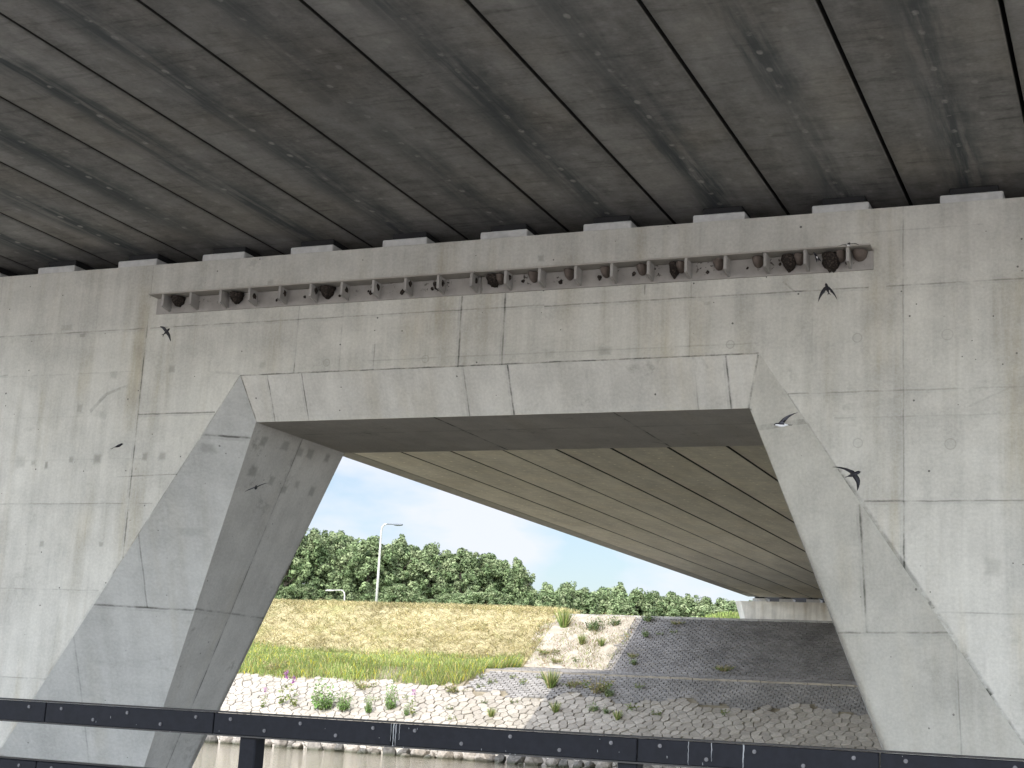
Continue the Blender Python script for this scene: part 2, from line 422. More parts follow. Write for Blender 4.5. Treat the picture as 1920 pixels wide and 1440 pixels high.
# ------------------------------------------------------------------ girders
def soffit_mat(name, base, dark, tint, streak, amp=1.0):
    t = NT(name, 0.8, 0.25)
    o = t.obj(); s = t.sep(o); r = t.rand()
    rr = t.math('MULTIPLY', r, 37.0)
    x, y = s[0], s[1]
    P = t.comb(x, y, rr)
    n1 = t.noise(t.comb(t.math('MULTIPLY', x, 1.3), t.math('MULTIPLY', y, 0.33), rr), 1.0, 5, 0.6)
    n2 = t.noise(P, 4.0, 7, 0.68)
    n3 = t.noise(P, 25, 4, 0.7)
    cross = t.noise(t.comb(t.math('MULTIPLY', x, 1.1), t.math('MULTIPLY', y, 9.0), rr), 1.0, 5, 0.75)
    tone = t.math('ADD', t.ramp(n1, 0.28, 0.72, -0.28, 0.26), t.ramp(n2, 0.3, 0.7, -0.17, 0.17))
    tone = t.math('ADD', tone, t.ramp(n3, 0.3, 0.7, -0.08, 0.08))
    tone = t.math('ADD', tone, t.ramp(cross, 0.50, 0.72, 0.05, -0.26))
    per = t.math('MULTIPLY_ADD', r, 0.16, 0.93)
    tone = t.math('MULTIPLY', t.math('MULTIPLY_ADD', tone, amp, 1.0), per)
    c = t.mix(1.0, base, t.comb(tone, tone, tone), 'MULTIPLY')
    c = t.mix(t.ramp(t.noise(P, 0.5, 3), 0.45, 0.68, 0.0, 0.45 * amp), c, t.mix(1.0, c, tint, 'MULTIPLY'))
    # damp band along the middle, broken up
    wig = t.math('MULTIPLY_ADD', t.noise(t.comb(0.0, t.math('MULTIPLY', y, 0.5), rr), 1.0, 3), 0.5, -0.25)
    wig2 = t.math('MULTIPLY_ADD', n2, 0.22, -0.11)
    d = t.math('ABSOLUTE', t.math('ADD', t.math('ADD', x, wig), wig2))
    along = t.ramp(t.noise(t.comb(3.0, t.math('MULTIPLY', y, 0.13), rr), 1.0, 4, 0.6), 0.26, 0.56)
    band = t.math('MULTIPLY', t.ramp(d, 0.02, 0.40, 1, 0), t.math('MULTIPLY', along, streak))
    lng = t.noise(t.comb(t.math('MULTIPLY', x, 7.0), t.math('MULTIPLY', y, 0.45), rr), 1.0, 5, 0.65)
    band = t.math('MULTIPLY', band, t.ramp(lng, 0.34, 0.60, 0.25, 1.0))
    c = t.mix(band, c, dark)
    c = t.mix(t.ramp(lng, 0.55, 0.75, 0.0, 0.30 * amp), c, (base[0] * 1.35, base[1] * 1.33, base[2] * 1.28))
    # pale spots where spacers sat
    sy = t.math('ABSOLUTE', t.math('SUBTRACT', t.math('FRACT', t.math('DIVIDE', y, 0.42)), 0.5))
    for off_ in (0.04, -0.34, 0.38):
        dx = t.math('ABSOLUTE', t.math('SUBTRACT', t.math('ADD', x, t.math('MULTIPLY', n1, 0.03)), off_))
        dd = t.math('ADD', t.math('POWER', t.math('DIVIDE', dx, 0.035), 2), t.math('POWER', t.math('DIVIDE', sy, 0.14), 2))
        spot = t.math('MULTIPLY', t.ramp(dd, 0.3, 1.3, 1, 0), t.ramp(n2, 0.42, 0.6, 0.0, 0.75 if off_ == 0.04 else 0.4))
        c = t.mix(spot, c, (base[0] * 1.7, base[1] * 1.7, base[2] * 1.65))
    # darker near both lower edges
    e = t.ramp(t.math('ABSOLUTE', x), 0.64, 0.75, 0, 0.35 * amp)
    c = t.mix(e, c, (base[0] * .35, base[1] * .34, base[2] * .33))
    t.color(c)
    t.bump(t.math('ADD', n2, t.math('MULTIPLY', n3, .5)), .15, .01)
    return t.m

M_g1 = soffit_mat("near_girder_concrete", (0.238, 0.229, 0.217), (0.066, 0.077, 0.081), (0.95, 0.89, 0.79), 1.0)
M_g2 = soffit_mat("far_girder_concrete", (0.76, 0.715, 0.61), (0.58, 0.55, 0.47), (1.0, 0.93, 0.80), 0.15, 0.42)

M_flank = simple("gap_shade_flank", (0.05, 0.048, 0.045), 0.9)  # flanks coloured near black to put shade into the gaps between girders
def girder_mesh(name, w, y0, y1, h, mat, gap=.022):
    m = MB(); hw = w / 2 - gap / 2; c = .012
    sec = [(-hw + c, 0), (hw - c, 0), (hw, c), (hw, h), (-hw, h), (-hw, c)]
    n = len(sec)
    ys = [y0, y1]
    v = [(x, y, z) for y in ys for x, z in sec]
    f = [(k, (k + 1) % n, (k + 1) % n + n, k + n)[::-1] for k in range(n)] + [tuple(range(n)), tuple(range(2 * n - 1, n - 1, -1))]
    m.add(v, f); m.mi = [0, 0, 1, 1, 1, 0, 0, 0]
    return off(m, (0, 0, 0)), m
NY0 = -9.0
near_me = girder_mesh("g", 1.5, NY0, 18.68, 1.3, M_g1)[1]
ordn = ["leftmost", "second", "third", "fourth", "fifth", "sixth", "seventh", "eighth", "ninth", "tenth", "eleventh", "twelfth", "thirteenth", "fourteenth", "fifteenth", "sixteenth", "seventeenth"]
near_x = [-14.49 - 1.5 * k + .75 for k in (3, 2, 1)] 
near_joint = [-20.49, -18.99, -17.49, -15.99, -14.49, -13.04, -11.55, -10.07, -8.57, -7.07, -5.58, -4.07, -2.54, -1.02, .48, 1.98, 3.48, 4.8]
g0 = None
# which near girders end above which bearing block, counted along the visible wall top
for k, (a, c) in enumerate(zip(near_joint, near_joint[1:])):
    w = c - a
    m = girder_mesh("g", w, NY0, 18.68, 1.3, M_g1, .045)[1]
    vis = k - 3
    if vis >= 0 and k <= 13:
        lab = "dark stained concrete girder overhead, %s visible from the left end of the wall top" % ordn[min(vis, 16)]
    else:
        lab = "dark concrete girder of the near deck beyond the picture edge"
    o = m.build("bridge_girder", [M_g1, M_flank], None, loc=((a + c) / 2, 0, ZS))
    tag(o, lab, "girder", "girders of the near deck")
far_joint = [-19.97, -18.5, -17.0, -15.5, -14.01, -12.49, -10.99, -9.47, -7.97, -6.47, -4.97, -3.47, -1.97, -.47, 1.03, 2.53, 4.03, 4.8]
FY0, FY1 = 18.72, 82.6
for k, (a, c) in enumerate(zip(far_joint, far_joint[1:])):
    gap = (.05, .09, .05, .07, .10, .09, .09, .08)[k % 8]
    m = girder_mesh("g", c - a, FY0, FY1, 1.3, M_g2, gap)[1]
    if k <= 8:
        lab = "pale sunlit-toned girder seen through the opening, %s from the outer edge of the far deck" % ordn[k].replace("leftmost", "first")
    else:
        lab = "pale concrete girder of the far deck hidden behind the pier"
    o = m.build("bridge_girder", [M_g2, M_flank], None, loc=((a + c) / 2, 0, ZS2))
    tag(o, lab, "girder", "girders of the far deck")
# edge fascia panels of the far span, butted end to end
M_fas = simple("fascia_concrete", (0.44, 0.42, 0.375), 0.8, var=.1, scale=2, bump=.1)
y = FY0; k = 0
while y < FY1 - .5:
    y1 = min(y + 5.8, FY1)
    m = MB(); m.box(-.29, .28, 0, y1 - y - .03, 0, 1.3, bev=.012)
    o = m.build("fascia_panel", M_fas, None, loc=(-20.26, y, ZS2))
    tag(o, "pale concrete edge panel under the outer rim of the far deck", "fascia panel", "edge panels of the far deck"); y = y1
for nm, y0, y1, z, lb in (("deck_edge", NY0, 18.68, ZS, "near"), ("deck_edge", FY0, FY1, ZS2, "far")):
    for sx, lr in ((-1, "left"), (1, "right")):
        xo = -20.56 if sx < 0 else 4.82
        m = MB()
        sec = [(0, 1.32), (0, 1.62), (sx * 3.4, 1.85), (sx * 3.4, 2.6), (sx * 3.75, 2.6), (sx * 3.75, 1.55), (sx * 3.4, 1.5)]
        v = [(x_, yy, z_) for yy in (y0, y1) for x_, z_ in sec]; n = 7
        m.add(v, [(i, (i + 1) % n, (i + 1) % n + n, i + n) for i in range(n)] + [tuple(range(n))[::-1], tuple(range(n, 2 * n))])
        o = m.build(nm, M_fas, None, loc=(xo, 0, z))
        tag(o, "concrete kerb cantilevered off the %s side of the %s deck" % (lr, lb), "deck edge")
    m = MB(); m.box(-20.56, 4.82, y0, y1, z + 1.302, z + 1.62)
    o = m.build("deck_slab", M_fas); tag(o, "flat concrete slab lying on the girders of the %s deck" % lb, "deck slab")

# ------------------------------------------------------------------ far abutment
M_abut = cast_concrete("abutment_concrete", 'XZ', (0.66, 0.63, 0.56), [('X', -14.5, 4, 6.3, .5, .02)], holes=.3, streak=1.2, seed=21.0)
ab = empty("bridge_abutment", (-8, 82.6, 4.4), label="pale concrete abutment wall at the far end of the far deck, above the paved slope", cat="abutment")
m = MB()
v = [(-20.85, 82.0, 6.19), (5.5, 82.0, 6.19), (5.5, 82.0, 4.0), (-20.2, 82.0, 4.0), (-21.25, 82.35, 6.19), (-20.55, 82.35, 4.0),
     (-21.25, 85, 6.19), (5.5, 85, 6.19), (-20.55, 85, 4.0)]
m.add(v, [(0, 3, 2, 1), (0, 4, 5, 3), (0, 1, 7, 6, 4), (4, 6, 8, 5)])
off(m, (-8, 82.6, 4.4)).build("abutment_wall", M_abut, ab)
for k in range(17):
    x = -20.30 + k * 1.5
    m = MB(); m.box(x, x + .75 if k else x + 0.80, 82.5, 83.2, 6.19, 6.40, bev=.01)
    bl = off(m, (-8, 82.6, 4.4)).build("bearing_block", M_block, ab)
    m = MB(); m.box(x + .1, x + .65, 82.55, 83.0, 6.40, ZS2 - .002)
    off(m, (-8, 82.6, 4.4)).build("bearing_pad", M_pad, bl)
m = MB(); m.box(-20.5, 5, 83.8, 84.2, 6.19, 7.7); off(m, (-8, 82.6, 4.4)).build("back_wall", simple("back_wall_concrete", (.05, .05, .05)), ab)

# ------------------------------------------------------------------ terrain, banks, water
PROF = [(50.0, -6.0), (57.1, -2.34), (63.9, 1.43), (70.5, 1.78), (75.3, 4.74), (77.0, 4.92), (82, 4.95)]
PY = np.array([p[0] for p in PROF]); PZ = np.array([p[1] for p in PROF])
def prof(y): return np.interp(y, PY, PZ)
def far_z(x, y):
    base = np.interp(y, [82, 100, 125, 200, 400], [4.95, 5.6, 7.0, 7.3, 7.0])
    side = np.clip((-x - 24) / 8, 0, 1)
    z = 4.95 + (base - 4.95) * side
    hump = 1.35 * np.exp(-((x + 25.0) / 1.8) ** 2 - ((y - 97) / 7) ** 2)
    return z + hump

def grid_mesh(name, xs, ys, zf, mat, kind='structure', label=None):
    X, Y = np.meshgrid(xs, ys)
    Z = zf(X, Y)
    V = np.stack([X, Y, Z], -1).reshape(-1, 3)
    nx, ny = len(xs), len(ys)
    i = np.arange(nx - 1)[None, :] + (np.arange(ny - 1) * nx)[:, None]
    F = np.stack([i, i + 1, i + 1 + nx, i + nx], -1).reshape(-1, 4)
    me = bpy.data.meshes.new(name)
    me.from_pydata(V.tolist(), [], F.tolist()); me.materials.append(mat)
    me.polygons.foreach_set('use_smooth', [True] * len(me.polygons)); me.update()
    return tag(link(name, me), kind=kind)

def npnoise(x, y, s, seed=0.0):
    return np.array([mnoise.noise(Vector((a * s, b_ * s, seed))) for a, b_ in zip(np.ravel(x), np.ravel(y))]).reshape(np.shape(x))

# soil under paving and behind
t = NT("dry_soil", 0.95, 0.1)
P = t.pos(); n = t.noise(P, 1.5, 8, .7)
t.color(t.mix(t.ramp(n, .35, .65), (0.14, 0.12, 0.085), (0.24, 0.21, 0.15))); t.bump(n, .5, .05)
M_soil = t.m
t = NT("far_meadow_ground", 0.95, 0.1)
n = t.noise(t.pos(), .6, 6, .7)
t.color(t.mix(t.ramp(n, .35, .65), (0.09, 0.13, 0.04), (0.16, 0.19, 0.07)))
M_far = t.m

grid_mesh("ground", np.linspace(-160, 60, 111), np.array([50, 54, 57.1, 60, 63.9, 67, 70.5, 73, 75.3, 77, 79, 82]), lambda x, y: prof(y) - 0.10, M_soil)
grid_mesh("terrain", np.concatenate([np.linspace(-700, -160, 10), np.linspace(-150, 60, 106), np.linspace(80, 700, 8)]),
          np.concatenate([np.linspace(81.9, 160, 40), np.linspace(170, 420, 12), [700, 1500, 3000]]), far_z, M_far)

# mown, sun-bleached embankment
t = NT("mown_hay_ground", 0.95, 0.1)
P = t.pos(); s = t.sep(P)
n = t.noise(t.comb(t.math('MULTIPLY', s[0], 1.3), t.math('MULTIPLY', s[1], 3.2), 0), 2.6, 8, .75)
n2 = t.noise(P, .35, 4, .6)
c = t.mix(t.ramp(n, .33, .62), (0.19, 0.168, 0.085), (0.33, 0.283, 0.165))
c = t.mix(t.ramp(n2, .5, .7, 0, .5), c, (0.13, 0.15, 0.04))
t.color(c); t.bump(n, .9, .10)
M_hay = t.m
def hay_z(x, y):
    return prof(y) - .02 + .035 * npnoise(x, y, 2.2) + .04 * npnoise(x * .7, y * 1.6, 5.0, 3.0) + np.clip((y - 74) * .12, 0, .22) * np.clip((-28.8 - x) / 2, 0, 1)
grid_mesh("mown_slope", np.linspace(-75, -29.0, 231), np.linspace(69.2, 80, 70), hay_z, M_hay)
grid_mesh("meadow_ground", np.linspace(-75, -28.6, 60), np.linspace(61.9, 70.5, 20), lambda x, y: prof(y) - .05, M_soil)

# blades
def blades(name, n, xr, yr, zf, hmin, hmax, width, lean, mats, probs, mask=None, kind='stuff', label=None, cat=None, clump=0, lie=0.0):
    x = RNG.uniform(*xr, n); y = RNG.uniform(*yr, n)
    if clump:
        keep = npnoise(x, y, clump, 5.0) + RNG.uniform(-.45, .45, n) > (-.08 if lean > 1 else -.3)
        x, y = x[keep], y[keep]
    if mask is not None:
        k = mask(x, y); x, y = x[k], y[k]
    n = len(x); z = zf(x, y)
    h = RNG.uniform(hmin, hmax, n)
    if clump: h *= np.clip(1.0 + .8 * npnoise(x, y, clump * (.6 if clump < 2 else .4), 9.0), .5, 1.6)
    a = RNG.uniform(0, 2 * np.pi, n); la = RNG.uniform(0, 2 * np.pi, n); ll = np.abs(RNG.normal(lean, lean * .5, n))
    w = width * RNG.uniform(.6, 1.4, n)
    dx, dy = np.cos(a) * w, np.sin(a) * w
    tx, ty = np.cos(la) * ll * h, np.sin(la) * ll * h
    hz = h * (1 - lie)
    V = np.zeros((n, 4, 3))
    V[:, 0] = np.stack([x - dx, y - dy, z - .02], -1); V[:, 1] = np.stack([x + dx, y + dy, z - .02], -1)
    V[:, 2] = np.stack([x + dx * .35 + tx, y + dy * .35 + ty, z + hz], -1); V[:, 3] = np.stack([x - dx * .35 + tx, y - dy * .35 + ty, z + hz * .97], -1)
    mi = RNG.choice(len(mats), n, p=probs)
    o = quads(name, V, mats, mat_idx=mi)
    return tag(o, label, cat, None, kind)

def leafmat(name, col, var=.35, rough=.7, trans=.25):
    t = NT(name, rough, .1)
    r = t.island()
    f = t.ramp(r, 0, 1, 1 - var, 1 + var, False)
    n = t.ramp(t.noise(t.pos(), .25, 3), .35, .65, .85, 1.15)
    f = t.math('MULTIPLY', f, n)
    c = t.mix(1.0, col, t.comb(f, f, t.math('MULTIPLY', f, .9)), 'MULTIPLY')
    t.color(c)
    # light coming through the thin blade
    tr = t.n.new('ShaderNodeBsdfTranslucent'); t.put(tr.inputs['Color'], c)
    mx = t.n.new('ShaderNodeMixShader'); mx.inputs[0].default_value = trans
    t.l.new(t.b.outputs[0], mx.inputs[1]); t.l.new(tr.outputs[0], mx.inputs[2])
    t.l.new(mx.outputs[0], t.n['Material Output'].inputs['Surface'])
    return t.m
L_straw = leafmat("straw", (0.48, 0.415, 0.24), .3)
L_straw2 = leafmat("straw_dull", (0.29, 0.245, 0.14), .3)
L_olive = leafmat("olive_blade", (0.18, 0.19, 0.075), .35)
L_green = leafmat("green_blade", (0.13, 0.185, 0.06), .35)
L_lime = leafmat("lime_blade", (0.26, 0.33, 0.105), .3)
L_yel = leafmat("yellow_flower", (0.75, 0.62, 0.04), .15)
L_pur = leafmat("purple_flower", (0.30, 0.10, 0.32), .25)
L_red = leafmat("dry_dock_red", (0.20, 0.09, 0.05), .3)
L_dark = leafmat("dark_leaf", (0.115, 0.16, 0.08), .4)  # tree leaf tones from here paled in colour to stand for distance haze
L_mid = leafmat("mid_leaf", (0.16, 0.205, 0.11), .4)
L_bush = leafmat("bush_leaf", (0.15, 0.26, 0.075), .3)
L_pale = leafmat("pale_leaf", (0.215, 0.255, 0.15), .35)

blades("mown_grass", 110000, (-60, -29.0), (69.8, 78), hay_z, .05, .20, .016, 2.2, [L_straw, L_straw2, L_olive], [.55, .29, .16],
       label="straw-coloured mown grass on the embankment", cat="grass", clump=2.6)
def mead_mask(x, y):
    return (x < np.interp(y, [62, 63.9, 66, 71], [-28.9, -28.3, -28.6, -29.1]) + .25 * np.sin(y * 2.1)) & (y > 62.45 + .12 * np.sin(x * 1.7))
blades("meadow_grass", 150000, (-50, -28), (62.3, 71.2), lambda x, y: prof(y) - .02, .14, .42, .009, .45, [L_lime, L_green, L_straw, L_yel, L_red], [.46, .31, .14, .05, .04],
       mask=mead_mask, label="tall green unmown grass with yellow flowers below the mown slope", cat="grass", clump=.5)
blades("crest_grass", 9000, (-60, -29.5), (76.5, 80), lambda x, y: prof(y) + .1, .1, .32, .02, .5, [L_straw, L_olive], [.8, .2],
       label="dry grass fringe along the top of the embankment", cat="grass")
blades("verge_grass", 9000, (-30, -22.3), (84, 101), far_z, .1, .3, .03, .4, [L_lime, L_green, L_olive], [.3, .4, .3],
       label="bright green grass on the mound beside the far abutment", cat="grass")
# dusty verge left of the paving: sand washed over the blocks
t = NT("sandy_paving", 0.95, 0.1)
P = t.pos(); n = t.noise(P, 2.5, 8, .7); n3 = t.noise(P, 6, 6, .7)
c = t.mix(t.ramp(n, .38, .62), (0.235, 0.208, 0.165), (0.315, 0.283, 0.23)); c = t.mix(t.ramp(n3, .58, .7, 0, .6), c, (0.16, 0.14, 0.08))
t.color(c); t.bump(n, .25, .02)
M_sand = t.m

blades("sand_growth", 5500, (-29.6, -24.4), (70.6, 75.6), lambda x, y: prof(y), .04, .16, .012, 1.2, [L_straw2, L_olive, L_red, L_lime], [.45, .28, .12, .15],
       label="dry sparse growth creeping over the sandy paving strip", cat="ground cover", clump=1.1)
# slope frame: a point (x, s) on a straight bank piece
def on_slope(y0, z0, y1, z1):
    L = math.hypot(y1 - y0, z1 - z0); ty, tz = (y1 - y0) / L, (z1 - z0) / L
    return L, (lambda x, s, h: (x, y0 + ty * s - tz * h, z0 + tz * s + ty * h))

def paving(name, xr, seg, mat, bw, bh, mask=None, hvar=.012, label=None):
    L, pt = on_slope(*seg)
    mb = MB(); row = 0; s = 0.0
    while s < L - bh * .6:
        x = xr[0] + (row % 2) * bw * .5
        while x < xr[1]:
            if mask is None or mask(x, s, L):
                g = .008; h = RNG.uniform(-hvar, hvar); h2 = h + RNG.uniform(-.006, .006); h3 = h + RNG.uniform(-.006, .006)
                x0, x1, s0, s1 = x + g, x + bw - g, s + g, min(s + bh - g, L)
                c = .012
                v = [pt(x0, s0, -.08), pt(x1, s0, -.08), pt(x1, s1, -.08), pt(x0, s1, -.08),
                     pt(x0 + c, s0 + c, h), pt(x1 - c, s0 + c, h2), pt(x1 - c, s1 - c, h3), pt(x0 + c, s1 - c, h)]
                mb.add(v, [(4, 5, 6, 7), (0, 1, 5, 4), (1, 2, 6, 5), (2, 3, 7, 6), (3, 0, 4, 7)])
            x += bw
        s += bh; row += 1
    return tag(mb.build(name, mat), kind='structure')
def block_mat(name, c0, c1, dirt):
    t = NT(name, .75, .35)
    P = t.pos(); r = t.island()
    n = t.noise(P, .7, 5, .6); n2 = t.noise(P, 18, 5, .7)
    c = t.mix(r, c0, c1)
    f = t.math('ADD', t.ramp(n, .3, .7, .8, 1.18), t.ramp(n2, .3, .7, -.12, .12))
    c = t.mix(1.0, c, t.comb(f, f, f), 'MULTIPLY')
    c = t.mix(t.ramp(t.noise(P, 1.1, 7, .7), .56, .72, 0, .6), c, dirt)
    t.color(c); t.bump(n2, .3, .008)
    return t.m
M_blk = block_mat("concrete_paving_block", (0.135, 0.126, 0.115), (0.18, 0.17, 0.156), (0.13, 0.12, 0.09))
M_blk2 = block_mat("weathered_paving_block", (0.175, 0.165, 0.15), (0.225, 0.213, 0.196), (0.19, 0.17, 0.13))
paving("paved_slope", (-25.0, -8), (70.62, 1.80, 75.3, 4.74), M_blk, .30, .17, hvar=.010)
paving("sandy_slope", (-29.3, -24.9), (70.62, 1.80, 75.3, 4.74), M_sand, .34, .205, lambda x, s, L: RNG.random() < .30, hvar=.004)
m = MB(); L_, pt_ = on_slope(70.62, 1.80, 75.3, 4.74)
n_ = 40
m.add([pt_(-29.6 + 4.9 * i / 12, L_ * j / n_, .004 + .03 * mnoise.noise(Vector((i * .8, j * .3, 2)))) for j in range(n_ + 1) for i in range(13)], [(j * 13 + i, j * 13 + i + 1, j * 13 + i + 14, j * 13 + i + 13) for j in range(n_) for i in range(12)])
tag(m.build('sand_drift', M_sand, smooth=True), kind='structure')
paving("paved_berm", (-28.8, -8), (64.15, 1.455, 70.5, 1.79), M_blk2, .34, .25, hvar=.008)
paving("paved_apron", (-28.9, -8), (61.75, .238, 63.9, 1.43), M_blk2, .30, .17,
       lambda x, s, L: s > .25 + .35 * math.sin(x * 1.3) + .25 * math.sin(x * 3.7) and x > -28.9 + s * 0.35, hvar=.010)
m = MB(); x = -28.3
while x < -8:
    m.box(x, x + .98, 63.92, 64.12, 1.2, 1.465 + RNG.uniform(-.006, .006), bev=.01); x += 1.0
tag(m.build("kerb", simple("kerb_concrete", (0.25, 0.22, 0.17), .85, var=.2, scale=2)), kind='structure')
m = MB(); x = -29.2
while x < -8:
    m.box(x, x + .98, 75.32, 75.55, 4.5, 4.80 + RNG.uniform(-.006, .006), bev=.01); x += 1.0
tag(m.build("kerb", simple("crest_kerb_concrete", (0.30, 0.29, 0.26), .85, var=.2, scale=2)), kind='structure')
m = MB(); m.add([(-29, 75.5, 4.77), (-8, 75.5, 4.77), (-8, 82, 4.97), (-29, 82, 4.97)], [(0, 1, 2, 3)])
tag(m.build("crest_path", M_sand), kind='structure')

# polygonal stone revetment: jittered lattice, each cell clipped against its neighbours
def clip(poly, px, py, nx, ny):
    out = []
    for i in range(len(poly)):
        a, c = poly[i], poly[(i + 1) % len(poly)]
        da = (a[0] - px) * nx + (a[1] - py) * ny; dc = (c[0] - px) * nx + (c[1] - py) * ny
        if da <= 0: out.append(a)
        if (da < 0) != (dc < 0) and da != dc:
            k = da / (da - dc); out.append((a[0] + (c[0] - a[0]) * k, a[1] + (c[1] - a[1]) * k))
    return out
def revetment():
    L, pt = on_slope(57.1, -2.34, 62.6, 0.709)
    sp = .43; pts = {}
    nx, ny = int(38 / sp), int(L / (sp * .8)) + 1
    for i in range(-1, nx + 1):
        for j in range(-1, ny + 1):
            pts[i, j] = ((i + (j % 2) * .5 + random.uniform(-.30, .30)) * sp - 46.0, (j + random.uniform(-.28, .28)) * sp * .8)
    mb = MB()
    for i in range(nx):
        for j in range(ny):
            cx, cs = pts[i, j]
            if cs > L - .05 or cs < -.1: continue
            if cs > L - .95 and cx > -28.5 and cs > L - .95 + .35 * math.sin(cx * 1.3) + .25 * math.sin(cx * 3.7) + random.uniform(0, .3): continue
            poly = [(cx - sp, cs - sp), (cx + sp, cs - sp), (cx + sp, cs + sp), (cx - sp, cs + sp)]
            for di in (-2, -1, 0, 1, 2):
                for dj in (-2, -1, 0, 1, 2):
                    q = pts.get((i + di, j + dj))
                    if q is None or (di == 0 and dj == 0): continue
                    mx_, ms_ = (cx + q[0]) / 2, (cs + q[1]) / 2
                    poly = clip(poly, mx_, ms_, q[0] - cx, q[1] - cs)
                    if len(poly) < 3: break
                if len(poly) < 3: break
            if len(poly) < 3: continue
            gx = sum(p[0] for p in poly) / len(poly); gs = sum(p[1] for p in poly) / len(poly)
            h = random.uniform(-.01, .03)
            def ring(k, hh):
                return [pt(gx + (p[0] - gx) * k, gs + (p[1] - gs) * k, hh + .03 * (p[1] - gs) * random.uniform(-1, 1)) for p in poly]
            n = len(poly)
            v = ring(.955, -.14) + ring(.925, h - .016) + ring(.85, h + .004)
            f = [(k, (k + 1) % n, (k + 1) % n + n, k + n) for k in range(n)] + [(k + n, (k + 1) % n + n, (k + 1) % n + 2 * n, k + 2 * n) for k in range(n)] + [tuple(range(2 * n, 3 * n))]
            mb.add(v, f)
    t = NT("revetment_stone", .85, .25)
    P = t.pos(); r = t.island()
    c = t.mix(t.ramp(r, 0, 1), (0.235, 0.212, 0.175), (0.31, 0.282, 0.235))
    n = t.noise(P, 9, 7, .7); f = t.ramp(n, .3, .7, .82, 1.12)
    c = t.mix(1.0, c, t.comb(f, f, f), 'MULTIPLY')
    c = t.mix(t.ramp(t.noise(P, .8, 6, .7), .56, .70, 0, .6), c, (0.17, 0.155, 0.11))
    t.color(c); t.bump(n, .4, .02)
    return tag(mb.build("stone_revetment", t.m), kind='structure')
revetment()

# water
t = NT("canal_water", .03, .5)
P = t.pos(); s = t.sep(P)
w1 = t.noise(t.comb(t.math('MULTIPLY', s[0], .55), t.math('MULTIPLY', s[1], 1.5), 0), 1.3, 5, .6, .3)
w2 = t.noise(t.comb(t.math('MULTIPLY', s[0], .6), t.math('MULTIPLY', s[1], 1.3), 2), 4.5, 4, .6)
t.color((0.125, 0.112, 0.075))
t.bump(t.math('ADD', t.math('MULTIPLY', w1, 1.0), t.math('MULTIPLY', w2, .35)), .45, .07)
t.b.inputs['IOR'].default_value = 1.33
m = MB(); m.add([(-500, 6.6, -2.34), (300, 6.6, -2.34), (300, 58.5, -2.34), (-500, 58.5, -2.34)], [(0, 1, 2, 3)])
tag(m.build("water", t.m), kind='structure')
# quay behind the railing
M_quay = simple("quay_concrete", (0.42, 0.40, 0.37), .9, var=.15, scale=2, bump=.2)
m = MB(); m.add([(-300, -400, -1.25), (300, -400, -1.25), (300, 6.6, -1.25), (-300, 6.6, -1.25), (-300, 6.6, -6), (300, 6.6, -6)], [(0, 1, 2, 3), (3, 2, 5, 4)])
tag(m.build("quay", M_quay), kind='structure')

# ------------------------------------------------------------------ boulders at the waterline
def rock_mesh(seed, n=3):
    import bmesh
    rr = random.Random(seed)
    bm = bmesh.new(); bmesh.ops.create_icosphere(bm, subdivisions=2, radius=1.0)
    cuts = [(Vector((rr.gauss(0, 1), rr.gauss(0, 1), rr.gauss(0, 1))).normalized(), rr.uniform(.55, .85)) for _ in range(9)]
    for v in bm.verts:
        for nrm, d in cuts:
            k = v.co.dot(nrm)
            if k > d: v.co -= nrm * (k - d)
        v.co += v.co.normalized() * .09 * mnoise.noise(v.co * 2.2 + Vector((seed, 0, 0)))
    me = bpy.data.meshes.new("boulder"); bm.to_mesh(me); bm.free(); return me
t = NT("boulder_stone", .85, .3)
P = t.obj(); r = t.rand()
c = t.mix(t.ramp(r, 0, 1, 0, 1), (0.09, 0.085, 0.075), (0.25, 0.222, 0.185))
n = t.noise(P, 2.6, 7, .7); f = t.ramp(n, .3, .7, .62, 1.25)
c = t.mix(1.0, c, t.comb(f, f, f), 'MULTIPLY')
z = t.sep(t.pos())[2]
c = t.mix(t.ramp(z, -2.34, -2.16, .8, 0), c, (0.035, 0.04, 0.02))
t.color(c); t.bump(n, .6, .08)
M_rock = t.m
rocks = [rock_mesh(k) for k in range(9)]
for r_ in rocks: r_.materials.append(M_rock)
x = -43.5; k = 0
rr = random.Random(3)
while x < -15:
    w = rr.uniform(.40, .85)
    o = link("boulder", rocks[k % 9], None, (x + w / 2, 56.32 + rr.uniform(-.15, .12), -2.27 + rr.uniform(-.05, .06)))
    o.scale = (w * .60, w * .55, w * rr.uniform(.50, .66)); o.rotation_euler = (rr.uniform(-.3, .3), rr.uniform(-.3, .3), rr.uniform(0, 6.28))
    tag(o, "rough grey boulder in the row along the far waterline", "boulder", "boulders along the far waterline")
    if rr.random() < .45:
        w2 = rr.uniform(.22, .38)
        o = link("boulder", rocks[(k * 5 + 2) % 9], None, (x + w + rr.uniform(-.2, .1), 55.8 + rr.uniform(-.12, .12), -2.34))
        o.scale = (w2 * .6, w2 * .6, w2 * .4); o.rotation_euler = (rr.uniform(-.3, .3), 0, rr.uniform(0, 6.28))
        tag(o, "small rock lying in front of the boulder row at the water's edge", "boulder", "small rocks in front of the boulders")
    x += w * rr.uniform(.92, 1.12); k += 1

